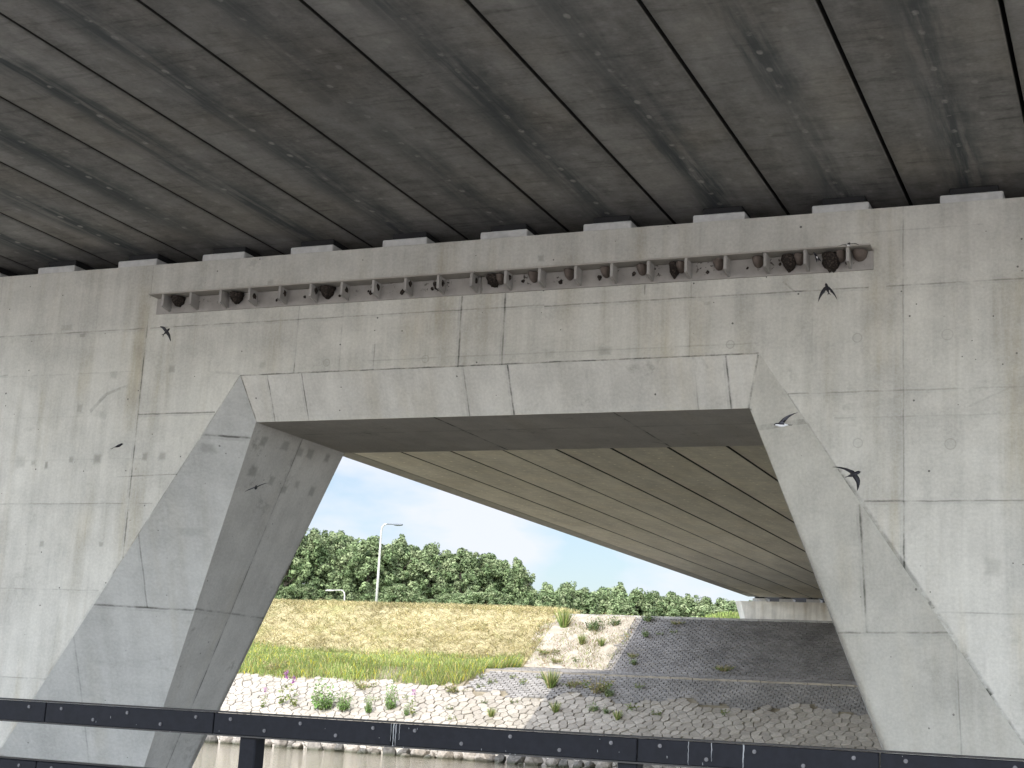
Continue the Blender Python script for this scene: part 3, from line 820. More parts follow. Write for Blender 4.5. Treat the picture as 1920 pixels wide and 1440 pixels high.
# ------------------------------------------------------------------ weeds
def leaf_cloud(n, cr, ch, size, z0=0.0, seed=0, shape='dome'):
    g = np.random.default_rng(seed)
    V = []
    ns = max(3, int(n / 14))
    for _ in range(ns):
        a = g.uniform(0, 6.28); rr_ = cr * math.sqrt(g.uniform(0, 1)); hh = ch * g.uniform(.45, 1.0) * (1 - .35 * rr_ / max(cr, 1e-3))
        bx, by = math.cos(a) * rr_ * .35, math.sin(a) * rr_ * .35; tx, ty = math.cos(a) * rr_, math.sin(a) * rr_
        for k in range(14):
            u = g.uniform(.12, 1)
            px, py, pz = bx + (tx - bx) * u + g.normal(0, .15 * size), by + (ty - by) * u + g.normal(0, .15 * size), z0 + hh * u
            d = g.normal(0, 1, 3); d[2] *= .5; d /= np.linalg.norm(d); e = np.cross(d, g.normal(0, 1, 3)); e /= np.linalg.norm(e)
            L_ = size * g.uniform(.6, 1.3) * (1.15 - .5 * u); W_ = L_ * .34
            p = np.array([px, py, pz])
            V.append([p, p + d * L_ * .5 + e * W_ * .5, p + d * L_, p + d * L_ * .5 - e * W_ * .5])
    return np.array(V)
def stems(n, cr, ch, w, seed=0):
    g = np.random.default_rng(seed); V = []
    for _ in range(n):
        a = g.uniform(0, 6.28); r0 = cr * .25 * g.uniform(0, 1); r1 = cr * g.uniform(.1, 1); h = ch * g.uniform(.5, 1)
        p0 = np.array([math.cos(a) * r0, math.sin(a) * r0, -.03]); p1 = np.array([math.cos(a) * r1, math.sin(a) * r1, h])
        q = g.uniform(0, 3.14); d = np.array([math.cos(q), math.sin(q), 0]) * w
        V.append([p0 - d, p0 + d, p1 + d * .25, p1 - d * .25])
    return np.array(V)
kinds = {}
def weed_proto(kind):
    r_ = empty("weed_plant", (0, 0, -50))
    if kind == 'leafy':
        quads("leaves", leaf_cloud(220, .34, .62, .13, seed=1), [L_dark, L_mid], r_, RNG.integers(0, 2, 210 if False else len(leaf_cloud(220, .34, .62, .13, seed=1))))
        quads("stems", stems(14, .25, .5, .008, 2), L_olive, r_)
    elif kind == 'bush':
        V = leaf_cloud(620, .42, .80, .12, seed=11)
        quads("leaves", V, [L_bush, L_mid], r_, RNG.integers(0, 2, len(V)))
        quads("stems", stems(22, .3, .6, .008, 12), L_olive, r_)
    elif kind == 'tuft':
        quads("blades", stems(150, .30, .42, .011, 3), [L_lime, L_straw, L_green], r_, RNG.integers(0, 3, 150))
    elif kind == 'olive':
        quads("leaves", leaf_cloud(260, .5, .34, .10, seed=4), [L_olive, L_green, L_straw2], r_, RNG.integers(0, 3, len(leaf_cloud(260, .5, .34, .10, seed=4))))
        quads("stems", stems(40, .5, .36, .007, 5), L_straw2, r_)
    elif kind == 'small':
        quads("leaves", leaf_cloud(80, .16, .14, .06, seed=6), [L_olive, L_mid], r_, RNG.integers(0, 2, len(leaf_cloud(80, .16, .14, .06, seed=6))))
    elif kind == 'loose':
        quads("leaves", leaf_cloud(90, .14, .7, .10, seed=7), [L_green, L_olive], r_, RNG.integers(0, 2, len(leaf_cloud(90, .14, .7, .10, seed=7))))
        fl = leaf_cloud(90, .07, .35, .055, .55, seed=8); quads("flower_spike", fl, L_pur, r_)
    return r_
def weed(kind, x, y, s, label, group=None, z=None, name=None, rz=None, cat="weed"):
    if kind not in kinds: kinds[kind] = weed_proto(kind); o = kinds[kind]
    else: o = copy_tree(kinds[kind])
    o.location = (x, y, float(prof(y)) if z is None else z); s = s if isinstance(s, tuple) else (s, s, s); o.scale = tuple(q * 1.45 for q in s); o.rotation_euler = (0, 0, rr.uniform(0, 6.28) if rz is None else rz)
    if name: o.name = name
    tag(o, label, cat, group); return o
weed('leafy', -23.86, 74.9, (.95, .95, .8), "dark leafy weed on the top kerb at the corner of the shaded paving")
weed('leafy', -23.6, 73.5, .62, "dark leafy weed near the top of the shaded slope, below the one on the kerb")
weed('olive', -22.3, 74.7, (.75, .6, .5), "low olive weed patch at the top edge of the shaded slope")
weed('small', -22.87, 73.7, 1.3, "small green weed in the shaded paving joints", "small weeds in the upper shade")
weed('small', -22.2, 73.9, 1.4, "small green weed in the shaded paving joints", "small weeds in the upper shade")
weed('leafy', -26.4, 73.9, 1.25, "tall green leafy plant on the sandy strip, the larger of two")
weed('leafy', -25.6, 74.4, .85, "tall green leafy plant on the sandy strip, the smaller and right of two")
weed('tuft', -28.3, 74.2, 1.7, "tall dry grass clump between the mown slope and the sandy strip")
weed('tuft', -26.7, 72.7, .9, "yellow-green tuft on the sandy strip, below the tall leafy plants")
weed('tuft', -25.6, 72.6, .7, "yellow-green tuft on the sandy strip close to the shadow edge")
weed('olive', -28.2, 71.7, (1.2, 1, .8), "broad low weed at the foot of the mown slope edge")
weed('olive', -27.4, 71.0, .6, "low weed patch beside the berm kerb in the sun")
weed('small', -26.4, 71.2, 1.5, "small weed on the sandy strip just above the berm")
weed('leafy', -23.4, 71.1, .55, "little upright weed at the foot of the shaded upper slope")
weed('olive', -23.65, 71.7, (.6, .5, .6), "dry brownish weed tuft low on the shaded upper slope")
weed('olive', -18.8, 70.9, (.95, .6, .7), "isolated flat green weed on the shaded slope right of the middle")
weed('tuft', -24.4, 62.7, 1.35, "tall yellowish grass tuft at the shadow edge on the lower apron")
weed('olive', -23.4, 62.8, .85, "weed clump just inside the shadow, right of the yellow tuft")
weed('olive', -22.1, 62.5, (1.45, 1.2, 1.6), "large bushy dark green weed in the shade of the lower apron")
weed('leafy', -21.6, 62.2, .7, "leafy sprig at the right foot of the large bushy weed")
weed('small', -20.4, 63.0, 1.5, "small flat weed right of the large bushy weed")
weed('tuft', -23.4, 60.8, .8, "ragged grass tuft among the shaded stones near the shadow edge")
weed('leafy', -21.8, 61.0, .6, "leafy weed among the shaded polygon stones, the leftmost in shade")
weed('leafy', -21.2, 60.9, .45, "small leafy weed beside the leftmost shaded stone weed")
weed('tuft', -20.5, 60.5, .7, "green tuft low between the shaded polygon stones")
weed('small', -20.1, 61.3, 2.0, "spreading small weed at the top of the shaded stones")
weed('small', -16.1, 61.3, 1.6, "small green weed at the paving edge toward the right leg")
weed('small', -19.0, 61.0, 1.5, "low weed between paving and stones under the shade")
weed('bush', -34.3, 60.0, (1.15, 1.1, 1.35), "large bright leafy bush growing from the sunlit stones behind the railing", cat="bush")
weed('bush', -33.2, 60.0, (.75, .8, .95), "smaller leafy bush right of the large bush on the sunlit stones", cat="bush")
for q, (xx, yy, ss) in enumerate(((-31.9, 59.9, .9), (-31.0, 60.3, 1.25), (-30.0, 59.9, .6))):
    weed('bush', xx, yy, (ss * .45, ss * .45, ss), ["thin leafy shoot next to the two bushes", "tallest thin leafy shoot among the sunlit stones", "short leafy shoot right of the tall thin one"][q])
weed('loose', -36.3, 60.1, 1.5, "purple loosestrife, the fullest of the flowering spikes left of the bush", name="purple_flower_plant", cat="flower")
weed('loose', -35.9, 60.0, 1.35, "purple loosestrife between the fullest spike and the bush", name="purple_flower_plant", cat="flower")
weed('loose', -37.2, 59.8, .9, "short purple loosestrife at the far left of the sunlit stones", name="purple_flower_plant", cat="flower")
weed('loose', -29.7, 59.9, 1.1, "lone purple loosestrife right of the leafy shoots", name="purple_flower_plant", cat="flower")
weed('olive', -28.7, 61.9, .9, "bushy weed at the corner where meadow, stones and apron meet")
weed('olive', -33.2, 61.8, (1.1, .9, 1.1), "brownish clump leaning over the stones at the foot of the meadow")
weed('olive', -38.6, 62.9, (1.2, 1, 1.6), "grey green bush in the meadow next to the left leg")
weed('tuft', -26.1, 60.2, .7, "yellow-green tuft among the sunlit stones left of the shadow", )
for q, (xx, yy) in enumerate(((-27.9, 63.2), (-27.2, 62.8), (-26.4, 63.3), (-25.7, 62.9), (-27.6, 62.4), (-25.2, 63.4), (-26.9, 61.2), (-28.3, 60.6), (-25.5, 61.3), (-30.8, 61.2), (-32.1, 60.9), (-27.7, 59.8))):
    weed('small', xx, yy, rr.uniform(1.0, 1.7), "tiny weed in the sunlit apron and stones", "tiny weeds in the sunlit apron")

# ------------------------------------------------------------------ trees
M_bark = simple("bark", (0.085, 0.07, 0.05), .9, var=.3, scale=3, bump=.5)
def tree_proto(seed, H, R):
    g = np.random.default_rng(seed); rnd = random.Random(seed)
    root = empty("broadleaf_tree", (0, 0, 0))
    m = MB()
    m.tube([(0, 0, -.5), (.05, 0, H * .3), (.0, .1, H * .62), (.1, .1, H * .93)], [.20, .16, .10, .03], 7)
    limbs = []
    for k in range(13):
        z0 = H * rnd.uniform(.18, .75); a = k * 2.4 + rnd.uniform(-.4, .4); l = R * rnd.uniform(.55, .95) * (1.1 - .5 * z0 / H)
        p1 = (math.cos(a) * l * .5, math.sin(a) * l * .5, z0 + l * .35); p2 = (math.cos(a) * l, math.sin(a) * l, z0 + l * rnd.uniform(.5, .9))
        m.tube([(0, 0, z0), p1, p2], [.07, .045, .015], 5); limbs.append((p1, p2))
    m.build("trunk", M_bark, root, smooth=True)
    centers = []
    for p1, p2 in limbs:
        for _ in range(5): u = rnd.uniform(.2, 1.1); centers.append([p1[i] + (p2[i] - p1[i]) * u + rnd.gauss(0, .25) for i in range(3)])
    while len(centers) < 290:
        z_ = rnd.uniform(.14, 1.0); a = rnd.uniform(0, 6.28)
        prof_ = (math.sin(math.pi * min(1, (z_ - .05) / .95) ** .62)) ** .7 if z_ < .999 else .05
        rad = R * prof_ * rnd.uniform(.45, 1.0)
        centers.append([math.cos(a) * rad, math.sin(a) * rad, z_ * H * (1 - .05 * rnd.random())])
    # leaders that poke out of the top
    for _ in range(9):
        a = rnd.uniform(0, 6.28); rad = R * rnd.uniform(0, .85); kk = rnd.uniform(.8, 1.1)
        for h in range(5): centers.append([math.cos(a) * rad + rnd.gauss(0, .05), math.sin(a) * rad + rnd.gauss(0, .05), (H * (.80 + .042 * h) - rad * .42) * kk])
    C = np.array(centers)
    C = C[RNG.random(len(C)) > .10]
    n = 56
    cs = g.uniform(.17, .44, len(C))
    off_ = g.normal(0, 1, (len(C), n, 3)); off_ /= np.linalg.norm(off_, axis=-1, keepdims=True)
    off_ *= (g.uniform(.35, 1.0, (len(C), n, 1)) ** .5) * cs[:, None, None]; off_[..., 2] *= .95
    P0 = (C[:, None, :] + off_).reshape(-1, 3)
    nrm = off_.reshape(-1, 3) / np.linalg.norm(off_.reshape(-1, 3), axis=1, keepdims=True) + g.normal(0, .5, (len(P0), 3)) + np.array([0, 0, .35])
    nrm /= np.linalg.norm(nrm, axis=1, keepdims=True)
    a = np.cross(nrm, g.normal(0, 1, (len(P0), 3))); a /= np.linalg.norm(a, axis=1, keepdims=True); bb = np.cross(nrm, a)
    s_ = g.uniform(.055, .12, (len(P0), 1))
    V = np.stack([P0 - a * s_ * 1.3, P0 - bb * s_ * .7, P0 + a * s_ * 1.3, P0 + bb * s_ * .7], 1)
    mi = np.repeat(g.choice(3, len(C), p=[.3, .45, .25]), n)
    quads("crown", V, [L_dark, L_mid, L_pale], root, mi)
    return root
protos = [tree_proto(100 + k, 6.4, 2.5) for k in range(4)]
used = [False] * 4
def tree(k, x, y, z, H, W, label, group):
    k %= 4
    if used[k]: o = copy_tree(protos[k])
    else: o = protos[k]; used[k] = True
    o.location = (x, y, z); o.rotation_euler = (0, 0, rr.uniform(0, 6.28)); o.scale = (W / 5.0, W / 5.0, H / 6.4)
    tag(o, label, "tree", group)
# near wood: tops fall off to the right
near = [(-.640, 128, .126, 7.2), (-.612, 124, .124, 6.4), (-.590, 126, .1215, 6.2), (-.566, 130, .1205, 6.4), (-.540, 128, .1165, 6.6), (-.515, 131, .1150, 6.2), (-.490, 133, .1110, 6.4), (-.464, 134, .1085, 6.6), (-.440, 136, .1045, 6.0), (-.4185, 138, .1000, 5.0)]
wd = ["leftmost", "second", "third", "fourth", "fifth", "sixth", "seventh", "eighth", "ninth", "rightmost"]
for k, (r_, y, zt, W) in enumerate(near):
    zg = 6.8
    tree(k, r_ * y, y, zg, zt * y - zg, W, "full green tree in the tall wood's front row, %s from the left" % wd[k] if 0 < k < 9 else "full green tree at the %s end of the tall wood's front row" % ("left" if k == 0 else "right"), "trees of the tall wood")
for k, r_ in enumerate((-.655, -.628, -.600, -.577, -.553, -.527, -.502, -.477, -.452, -.430)):
    y = 139 + (k * 37 % 5); zt = float(np.interp(r_, [-.66, -.6, -.5, -.42], [.126, .119, .109, .097])) - .002 * (k % 3)
    tree(k + 2, r_ * y, y, 6.8, zt * y - 6.8, 7.5, "green tree standing in the back row of the tall wood", "back row of the tall wood")
for k in range(13):
    r_ = -.650 + k * .0195; y = 121 + (k * 29 % 7); 
    tree(k + 1, r_ * y, y, 6.3, (2.6 + (k * 13 % 4) * .35), 4.6, "low dark undergrowth tree at the foot of the tall wood", "undergrowth of the tall wood")
far_r = [-.408, -.394, -.381, -.367, -.354, -.341, -.328, -.315, -.303, -.291, -.279, -.268, -.257, -.247]
wf = ["first", "second", "third", "fourth", "fifth", "sixth", "seventh", "eighth", "ninth", "tenth", "eleventh", "twelfth", "thirteenth", "fourteenth"]
for k, r_ in enumerate(far_r):
    y = 165 + 3 * (k % 3) + k * .8; zt = float(np.interp(r_, [-.41, -.38, -.33, -.28, -.25], [.0815, .083, .0815, .0765, .073])) + .0012 * ((k * 7) % 3 - 1)
    tree(k, r_ * y, y, 5.5, zt * y - 5.5, 7.4, "rounded tree in the lower distant row, %s counting right from the tall wood" % wf[k], "trees of the distant row")
for k, r_ in enumerate(far_r):
    y = 174 + (k * 5 % 4); 
    tree(k + 3, (r_ - .006) * y, y, 5.5, .0765 * y - 5.5 - .15 * k, 8.0, "tree filling in behind the lower distant row", "back of the distant row")

# ------------------------------------------------------------------ street lamps
M_lamp = simple("lamp_pole_paint", (0.36, 0.345, 0.32), .5, var=.08)
M_lhead = simple("lamp_head_grey", (0.10, 0.11, 0.12), .5)
def lamp(x, y, zt, arm, label, r0=.11, zg=5.6, vis=1.0):
    o = empty("street_lamp", (x, y, zg), label=label, cat="street lamp")
    H = zt - zg; a = arm; sg = 1 if a > 0 else -1
    m = MB(); m.tube([(0, 0, -.3), (0, 0, H * .5), (0, 0, H - .55), (sg * .06, 0, H - .25), (sg * .22, 0, H - .06), (sg * .42, 0, H)], [r0, r0 * .8, r0 * .62, r0 * .6, r0 * .55, r0 * .5], 10)
    m.build("pole", M_lamp, o, smooth=True)
    m = MB(); m.tube([(sg * .38, 0, H), (a * .62, 0, H - .03)], [r0 * .45, r0 * .4], 8); m.build("arm", M_lamp if a < 0 else M_lhead, o)
    m = MB(); import bmesh
    bm = bmesh.new(); bmesh.ops.create_uvsphere(bm, u_segments=12, v_segments=6, radius=1)
    for v in bm.verts: v.co = Vector((v.co.x * abs(a) * .24 + a * .80, v.co.y * .16, v.co.z * .075 + H - .05 - (0.03 if v.co.z < 0 else 0)))
    m.from_bm(bm); m.build("lamp_head", M_lhead if a > 0 else M_lamp, o, smooth=True)
    return o
lamp(-53.2, 100, 12.72, 1.75, "tall grey street lamp rising above the wood, its arm to the right", .115)
lamp(-67.4, 120.5, 9.25, -2.0, "short-looking street lamp left of the tall one, only its bent top above the bank", .10, 5.0)

# ------------------------------------------------------------------ nesting ledge for martins
M_ledge = simple("ledge_board", (0.31, 0.295, 0.275), .85, var=.15, scale=3, bump=.15)
M_ledge_top = simple("ledge_cover_board", (0.36, 0.335, 0.30), .8, var=.1, scale=3)
t = NT("ledge_back_board", .85, .2)
P = t.pos(); s = t.sep(P)
n = t.noise(P, 5, 5, .6); c = t.mix(t.ramp(n, .3, .7), (0.26, 0.245, 0.228), (0.33, 0.312, 0.29))
sp = t.noise(P, 22, 3, .6); hi = t.ramp(s[2], 5.22, 5.33, 0, 1)
grp = t.ramp(t.noise(t.comb(s[0], 0, 0), 2.4, 2), .46, .56)
c = t.mix(t.math('MULTIPLY', t.ramp(sp, .60, .64), t.math('MULTIPLY', hi, t.math('MULTIPLY', grp, .9))), c, (0.035, 0.028, 0.022))
t.color(c); M_lback = t.m
divs = [-12.79, -12.32, -11.82, -11.35, -10.86, -10.37, -9.89, -9.41, -8.93, -8.45, -7.97, -7.49, -7.02, -6.53, -6.05, -5.57, -5.09, -4.60, -4.11, -3.63, -3.13]
for half, (x0, x1) in enumerate(((-13.01, -7.90), (-7.885, -2.845))):
    lab = ["left half of the long nesting ledge with dividers fixed to the pier wall", "right half of the long nesting ledge with rounded nest bowls, fixed to the pier wall"][half]
    L = empty("nesting_ledge", ((x0 + x1) / 2, YF, 5.2), label=lab, cat="nesting ledge", group="nesting ledges on the pier")
    og = ((x0 + x1) / 2, YF, 5.2)
    m = MB(); m.box(x0, x1, YF - .022, YF - .002, 5.195, 5.425, bev=.003); off(m, og).build("back_board", M_lback, L)
    m = MB(); m.box(x0 if half == 0 else x0, x1, YF - .245, YF - .002, 5.427, 5.447, bev=.003); off(m, og).build("top_board", M_ledge_top, L)
    for d in divs:
        if x0 < d < x1:
            m = MB(); c = d + .02
            v = [(c - .017, YF - .222, 5.255), (c + .017, YF - .222, 5.255), (c + .017, YF - .024, 5.215), (c - .017, YF - .024, 5.215)]
            v += [(p[0], p[1], 5.425) for p in v]
            m.add(v, [(3, 2, 1, 0), (4, 5, 6, 7), (0, 1, 5, 4), (1, 2, 6, 5), (2, 3, 7, 6), (3, 0, 4, 7)])
            off(m, og).build("divider", M_ledge, L)
# nests
t = NT("nest_mud", .95, .1); n = t.voronoi(t.obj(), 38)['Distance']; t.color(t.mix(t.ramp(n, .1, .6), (0.075, 0.06, 0.05), (0.03, 0.025, 0.022))); t.bump(n, .8, .02); M_mud = t.m
M_bowl = simple("nest_bowl_clay", (0.125, 0.10, 0.085), .9, var=.15, scale=20, bump=.2)
def bowl(x, z, w, d, h, mat, name, label, group, rough=0.0, seed=0, cat="nest"):
    import bmesh
    bm = bmesh.new(); bmesh.ops.create_uvsphere(bm, u_segments=20, v_segments=14, radius=1)
    dele = [v for v in bm.verts if v.co.z > .12 or v.co.y > .15]
    bmesh.ops.delete(bm, geom=dele, context='VERTS')
    for v in bm.verts:
        k = 1 + rough * mnoise.noise(v.co * 3.1 + Vector((seed * 3.3, 0, 0)))
        v.co = Vector((v.co.x * w / 2 * k, v.co.y * d * k, v.co.z * h * k))
    mb = MB(); mb.from_bm(bm)
    o = mb.build(name, mat, None, smooth=True, loc=(x, YF - .03, z))
    sol = o.modifiers.new("thickness", 'SOLIDIFY'); sol.thickness = .008
    return tag(o, label, cat, group)
for k, (x, z, w, h, lab) in enumerate((
    (-12.62, 5.415, .20, .13, "black mud nest in the first bay at the left end of the ledge"),
    (-11.63, 5.415, .20, .15, "black mud nest in the third bay from the left end of the ledge"),
    (-10.18, 5.415, .23, .16, "wide black mud nest in the sixth bay from the left of the ledge"),
    (-7.70, 5.415, .20, .15, "black mud nest in the bay right of the ledge's middle joint"),
    (-8.50, 5.36, .10, .09, "small broken mud nest stub left of the middle joint of the ledge"),
    (-5.26, 5.41, .14, .17, "narrow mud nest beside a clay bowl right of the middle of the ledge"),
    (-3.83, 5.41, .20, .18, "crusty mud nest in the bay before the clinging bird"),
    (-3.33, 5.40, .24, .20, "large crusty mud nest in the second last bay, right of the clinging bird"))):
    bowl(x, z, w, .15, h, M_mud, "mud_nest", lab, None, .22, k)
cups = [-7.60, -7.13, -6.64, -6.15, -5.67, -5.17, -4.69, -4.20, -3.70, -3.21]
for k, x in enumerate(cups):
    bowl(x - .01, 5.418, .15, .13, .12, M_bowl, "nest_bowl", "brown clay nest bowl left of the %s divider in the ledge's right half" % ordn[k].replace("leftmost", "first"), "clay nest bowls on the ledge", .05, k + 20, "nest bowl")
bowl(-2.995, 5.418, .18, .14, .12, M_bowl, "nest_bowl", "largest brown clay nest bowl, in the last bay at the right end of the ledge", "clay nest bowls on the ledge", .05, 40, "nest bowl")
# mud patches left on dividers and board: each a thin crust
def crust(x, z, w, h, seed, y=None, face='back'):
    g = random.Random(seed); m = MB(); n = 9
    ring = [(math.cos(2 * math.pi * k / n) * w / 2 * g.uniform(.5, 1.1), math.sin(2 * math.pi * k / n) * h / 2 * g.uniform(.5, 1.1)) for k in range(n)]
    if face == 'back': v = [(x + a_, YF - .026, z + b_) for a_, b_ in ring] + [(x + a_ * .6, YF - .040, z + b_ * .6) for a_, b_ in ring]
    else: v = [(x, y + a_, z + b_) for a_, b_ in ring] + [(x + .014, y + a_ * .6, z + b_ * .6) for a_, b_ in ring]
    f = [(k, (k + 1) % n, (k + 1) % n + n, k + n) for k in range(n)] + [tuple(range(n, 2 * n))]
    m.add(v, f if face == 'back' else f)
    o = m.build("mud_crust", M_mud); tag(o, "dried mud crust left on the ledge", "mud", "mud crusts on the nesting ledge")
for k, d in enumerate(divs[3:12]): crust(d + .039, 5.345 + .01 * (k % 3), .10, .11, k, YF - .11, 'div')
for k, (x, w) in enumerate(((-11.0, .04), (-10.55, .05), (-10.45, .04), (-10.0, .05), (-9.52, .07), (-9.56, .04), (-9.05, .08), (-8.6, .06), (-7.3, .06), (-6.78, .07), (-6.25, .08), (-5.80, .07), (-4.85, .05), (-4.35, .04), (-3.95, .04), (-3.15, .05))):
    crust(x, 5.29 + .02 * (k % 3), w, w * 1.1, 50 + k)

# ------------------------------------------------------------------ birds
t = NT("bird_dark_plumage_silhouette", .55, .3); t.color(t.mix(t.ramp(t.noise(t.obj(), 60, 3), .3, .7), (0.010, 0.010, 0.013), (0.022, 0.022, 0.028))); M_bd = t.m
M_bw = simple("bird_white_plumage", (0.75, 0.75, 0.76), .7, var=.05)
M_bg = simple("bird_grey_wing", (0.10, 0.10, 0.12), .6, var=.2, scale=60)
def bird(loc, fwd, upv, label, wl=(10, 25), wr=(10, 25), s=1.0, fold=0.0, belly=M_bd, under=M_bd, rump=M_bd, tail=(.045, 1.0)):  # dark default belly carries silhouette shade in its colour; martins are white below
    """wl / wr = (dihedral, sweep) of the two wings in degrees. One skin from bill to tail with the wings drawn out of it."""
    F = Vector(fwd).normalized(); U = Vector(upv); U = (U - F * U.dot(F)).normalized(); Rr = F.cross(U)
    m = MB()
    # body: rings from bill to tail root (y, half width, half height, z)
    prof_b = [(.073, .0006, .0006, .002), (.066, .0035, .003, .003), (.060, .009, .009, .004), (.050, .0135, .0135, .005), (.038, .0135, .014, .004), (.022, .0165, .0165, .001),
              (.002, .018, .0175, 0), (-.018, .015, .0145, 0), (-.036, .010, .009, .001), (-.050, .0065, .005, .002), (-.058, .005, .003, .002)]
    n = 12; V = []; Fc = []; MI = []
    for (y, w, h, z) in prof_b:
        for k in range(n):
            a = 2 * math.pi * k / n; V.append((w * math.cos(a), y, z + h * math.sin(a)))
    for i in range(len(prof_b) - 1):
        for k in range(n):
            a, c = i * n + k, i * n + (k + 1) % n
            Fc.append((a, a + n, c + n, c))
            low = math.sin(2 * math.pi * (k + .5) / n) < -.15
            MI.append(1 if low and i >= 2 else (2 if i in (7, 8) else 0))
    Fc.append(tuple(range(n))[::-1]); MI.append(0); Fc.append(tuple((len(prof_b) - 1) * n + k for k in range(n))); MI.append(0)
    # forked tail
    tl, spread = tail
    for sg in (-1, 1):
        o = len(V)
        V += [(sg * .001, -.054, .003), (sg * .006, -.052, .003), (sg * .017 * spread, -.058 - tl, .003), (sg * .011 * spread, -.058 - tl * .8, .003), (sg * .001, -.058 - tl * .40, .003)]
        V += [(x, y, z - .002) for x, y, z in V[o:o + 5]]
        Fc += [tuple(o + k for k in range(5)), tuple(o + 9 - k for k in range(5))] + [(o + k, o + 5 + k, o + 5 + (k + 1) % 5, o + (k + 1) % 5) for k in range(5)]; MI += [0] * 7
    # wings: stations along the span with chord, scythe shaped
    for sg, (dih, sw) in ((-1, wl), (1, wr)):
        st = [(.0, .042, 0), (.02, .046, .004), (.045, .045, .008), (.070, .038, .004), (.095, .029, -.010), (.118, .018, -.026), (.136, .004, -.044)]
        o = len(V); D = math.radians(dih); S = math.radians(sw)
        span_k = 1 - .55 * fold
        for j, (x, ch, ly) in enumerate(st):
            x *= span_k
            S_ = S * (1 if x > .02 else .3); bend = D * (1.0 if j < 3 else 1.0) + (math.radians(-14) * (j / 6) ** 2)
            r_ = x; px = .010 + r_ * math.cos(bend) * math.cos(S_); pz = .006 + r_ * math.sin(bend); py = .024 + ly - r_ * math.sin(S_)
            th = .0028 * (1 - j / 7.5)
            # leading, mid top, trailing, mid bottom
            ca = math.cos(S_ * .6); sa = math.sin(S_ * .6)
            V += [(sg * px, py, pz), (sg * (px - sa * ch * .4), py - ca * ch * .4, pz + th), (sg * (px - sa * ch), py - ca * ch, pz - .001), (sg * (px - sa * ch * .4), py - ca * ch * .4, pz - th * .6)]
        for j in range(len(st) - 1):
            for k in range(4):
                a, c = o + j * 4 + k, o + j * 4 + (k + 1) % 4
                f = (a, c, c + 4, a + 4); Fc.append(f if sg > 0 else f[::-1]); MI.append(3 if k in (2, 3) else 0)
        e = o + (len(st) - 1) * 4; Fc.append((e, e + 1, e + 2, e + 3)); MI.append(0)
    W = [Vector(loc) * 0 + (Rr * x + F * y + U * z) * s for x, y, z in V]
    m.add(W, Fc); m.mi = MI
    o = m.build("martin", [M_bd, belly, rump, under], None, smooth=True, loc=loc)
    tag(o, label, "bird", "birds flying around the pier"); return o
bird((-11.504, 15.4, 4.429), (0.766, -0.042, 0.642), (0.291, -0.954, 0.076), "black bird with scythe wings spread below the left end of the ledge", (2, 8), (2, 8), .92, tail=(.034, 1.3))
bird((-11.752, 15.0, 2.875), (0.905, 0.19, 0.381), (-0.174, -0.501, 0.848), "small dark bird in profile with folded wings, left of the opening", (5, 70), (5, 70), .95, fold=.6, tail=(.06, .9))
bird((-9.176, 14.2, 2.212), (0.457, -0.771, -0.443), (-0.152, -0.541, 0.827), "black bird gliding head-on with flat thin wings in front of the left leg", (10, 0), (4, 0), 1.0, tail=(.03, .8))
bird((-2.779, 12.2, 2.391), (-0.853, -0.518, -0.063), (-0.061, 0.012, 0.998), "white-bellied bird flying left with one grey wing raised, at the right leg", (52, 42), (66, 50), 1.0, belly=M_bw, under=M_bg, rump=M_bw, tail=(.035, .7))
bird((-3.001, 15.2, 4.431), (-0.296, 0.329, 0.897), (0.33, -0.846, 0.419), "black bird with wings arched down like a horseshoe, below the right end of the ledge", (-28, 30), (-28, 30), 1.05, tail=(.032, 1.0))
bird((-2.435, 13.6, 2.19), (0.80, 0.45, 0.38), (0.038, -0.40, 0.90), "thick-bodied dark bird with drooping thin wings, lowest at the right leg", (60, 60), (-55, 0), 1.1, tail=(.02, .6))
bird((-2.86, 15.6, 5.025), (0.163, 0.879, 0.447), (0.009, -0.539, 0.842), "dark bird with a white rump skimming just above the right end of the ledge", (-2, 5), (12, 10), .95, belly=M_bw, rump=M_bw, tail=(.03, .9))
bird((-3.478, 16.93, 5.343), (-0.507, 0.161, 0.847), (0.495, -0.813, 0.304), "dark bird with a white patch clinging inside the ledge between mud nests", (0, 70), (0, 70), .85, fold=.7, rump=M_bw, belly=M_bw)

# ------------------------------------------------------------------ railing
t = NT("black_board_coating", .6, .10)
P = t.pos(); n = t.noise(P, 30, 4, .6); sc_ = t.noise(t.comb(t.math('MULTIPLY', t.sep(P)[0], 40), 0, t.math('MULTIPLY', t.sep(P)[2], 6)), 1.0, 3, .6)
c = t.mix(t.ramp(n, .3, .7), (0.008, 0.009, 0.012), (0.014, 0.015, 0.019))
c = t.mix(t.math('MULTIPLY', t.ramp(sc_, .74, .78), t.ramp(t.noise(P, 5, 3), .5, .6, 0, .6)), c, (0.30, 0.31, 0.33))
t.color(c); t.rough(t.ramp(n, .3, .7, .45, .6)); t.bump(n, .08, .003); M_rail = t.m
M_cap = simple("rail_cap_black", (0.010, 0.010, 0.011), .35, var=.3, scale=12)
M_bolt = simple("bolt_steel", (0.10, 0.10, 0.105), .45, metal=.6)
M_drop = simple("bird_dropping", (0.30, 0.31, 0.31), .9, var=.15)
YR = 6.25
rail = empty("railing", (-3.0, YR + .05, -1.25), label="black railing of bolted boards crossing the foreground", cat="railing")
ro = (-3.0, YR + .05, -1.25)
joints = [-7.25, -6.21, -5.173, -4.162, -3.199, -2.026, -1.011, .02, 1.05]
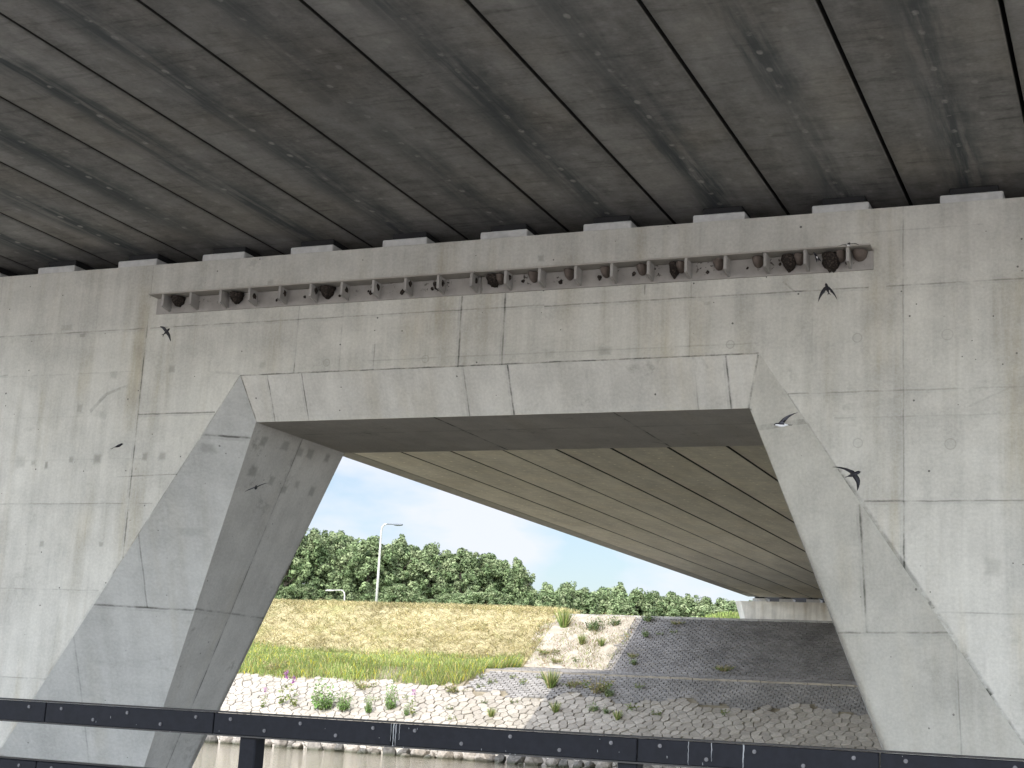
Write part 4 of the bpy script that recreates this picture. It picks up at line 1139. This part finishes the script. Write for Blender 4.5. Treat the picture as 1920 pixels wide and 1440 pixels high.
for lvl, (z0, z1) in enumerate(((-.218, -.119), (-.510, -.411))):
    for a, c in zip(joints, joints[1:]):
        aa, cc = (a, c) if lvl == 0 else (a - .02, c - .02)
        m = MB(); m.box(aa + .003, cc - .003, YR, YR + .035, z0, z1, bev=.003)
        bd = off(m, ro).build("rail_board", M_rail, rail)
        L_ = cc - aa; nb = 5
        for k in range(nb):
            bx = aa + L_ * (k + .5) / nb; bz = z1 - (.026 if k % 2 == 0 else .070)
            m = MB(); m.tube([(bx, YR - .0045, bz), (bx, YR + .001, bz)], .0085, 12)
            m.tube([(bx, YR - .0065, bz), (bx, YR - .004, bz)], .0045, 6)
            off(m, ro).build("bolt", M_bolt, bd)
    m = MB(); m.box(joints[0], joints[-1], YR - .006, YR + .06, z1 + .002, z1 + .010, bev=.002); off(m, ro).build("rail_cap", M_cap, rail)
    m = MB(); m.box(joints[0], joints[-1], YR + .010, YR + .05, z0 - .008, z0 - .001); off(m, ro).build("rail_channel", M_cap, rail)
for x in (-7.6 + .05 - .45, -3.985, -2.08, -.12):
    m = MB(); m.box(x - .045, x + .045, YR + .036, YR + .126, -1.25, -.135, bev=.006); off(m, ro).build("post", M_rail, rail)
for k, (x, w, L_) in enumerate(((-3.190, .006, .10), (-3.178, .005, .098), (-3.160, .003, .07), (-1.80, .0035, .095), (-1.70, .004, .075), (-1.565, .006, .098), (-3.203, .003, .08))):
    g = random.Random(k); m = MB(); n = 9
    v = []
    for i in range(n):
        u = i / (n - 1); ww = w * (1.1 - .6 * u + g.uniform(-.15, .15)) / 2; xx = x + g.uniform(-.0015, .0015) 
        z_ = -.120 - u * L_
        v += [(xx - ww, YR - .0012, z_), (xx + ww, YR - .0012, z_), (xx, YR - .004, z_)]
    f = []
    for i in range(n - 1):
        o_ = i * 3; f += [(o_, o_ + 3, o_ + 5, o_ + 2), (o_ + 2, o_ + 5, o_ + 4, o_ + 1)]
    m.add(v, f); off(m, ro).build("dropping_streak", M_drop, rail)
g = random.Random(9)
for k in range(26):
    x = g.uniform(-5.3, -.9); z_ = g.uniform(-.22, -.125); h_ = g.uniform(.003, .014)
    m = MB(); m.add([(x, YR - .0012, z_), (x + .0025, YR - .0012, z_ - h_ * .2), (x + .003, YR - .0012, z_ - h_), (x + .0005, YR - .0012, z_ - h_ * .9), (x + .0015, YR - .003, z_ - h_ * .5)], [(0, 3, 4), (3, 2, 4), (2, 1, 4), (1, 0, 4)])
    off(m, ro).build("dropping_streak", M_drop, rail)
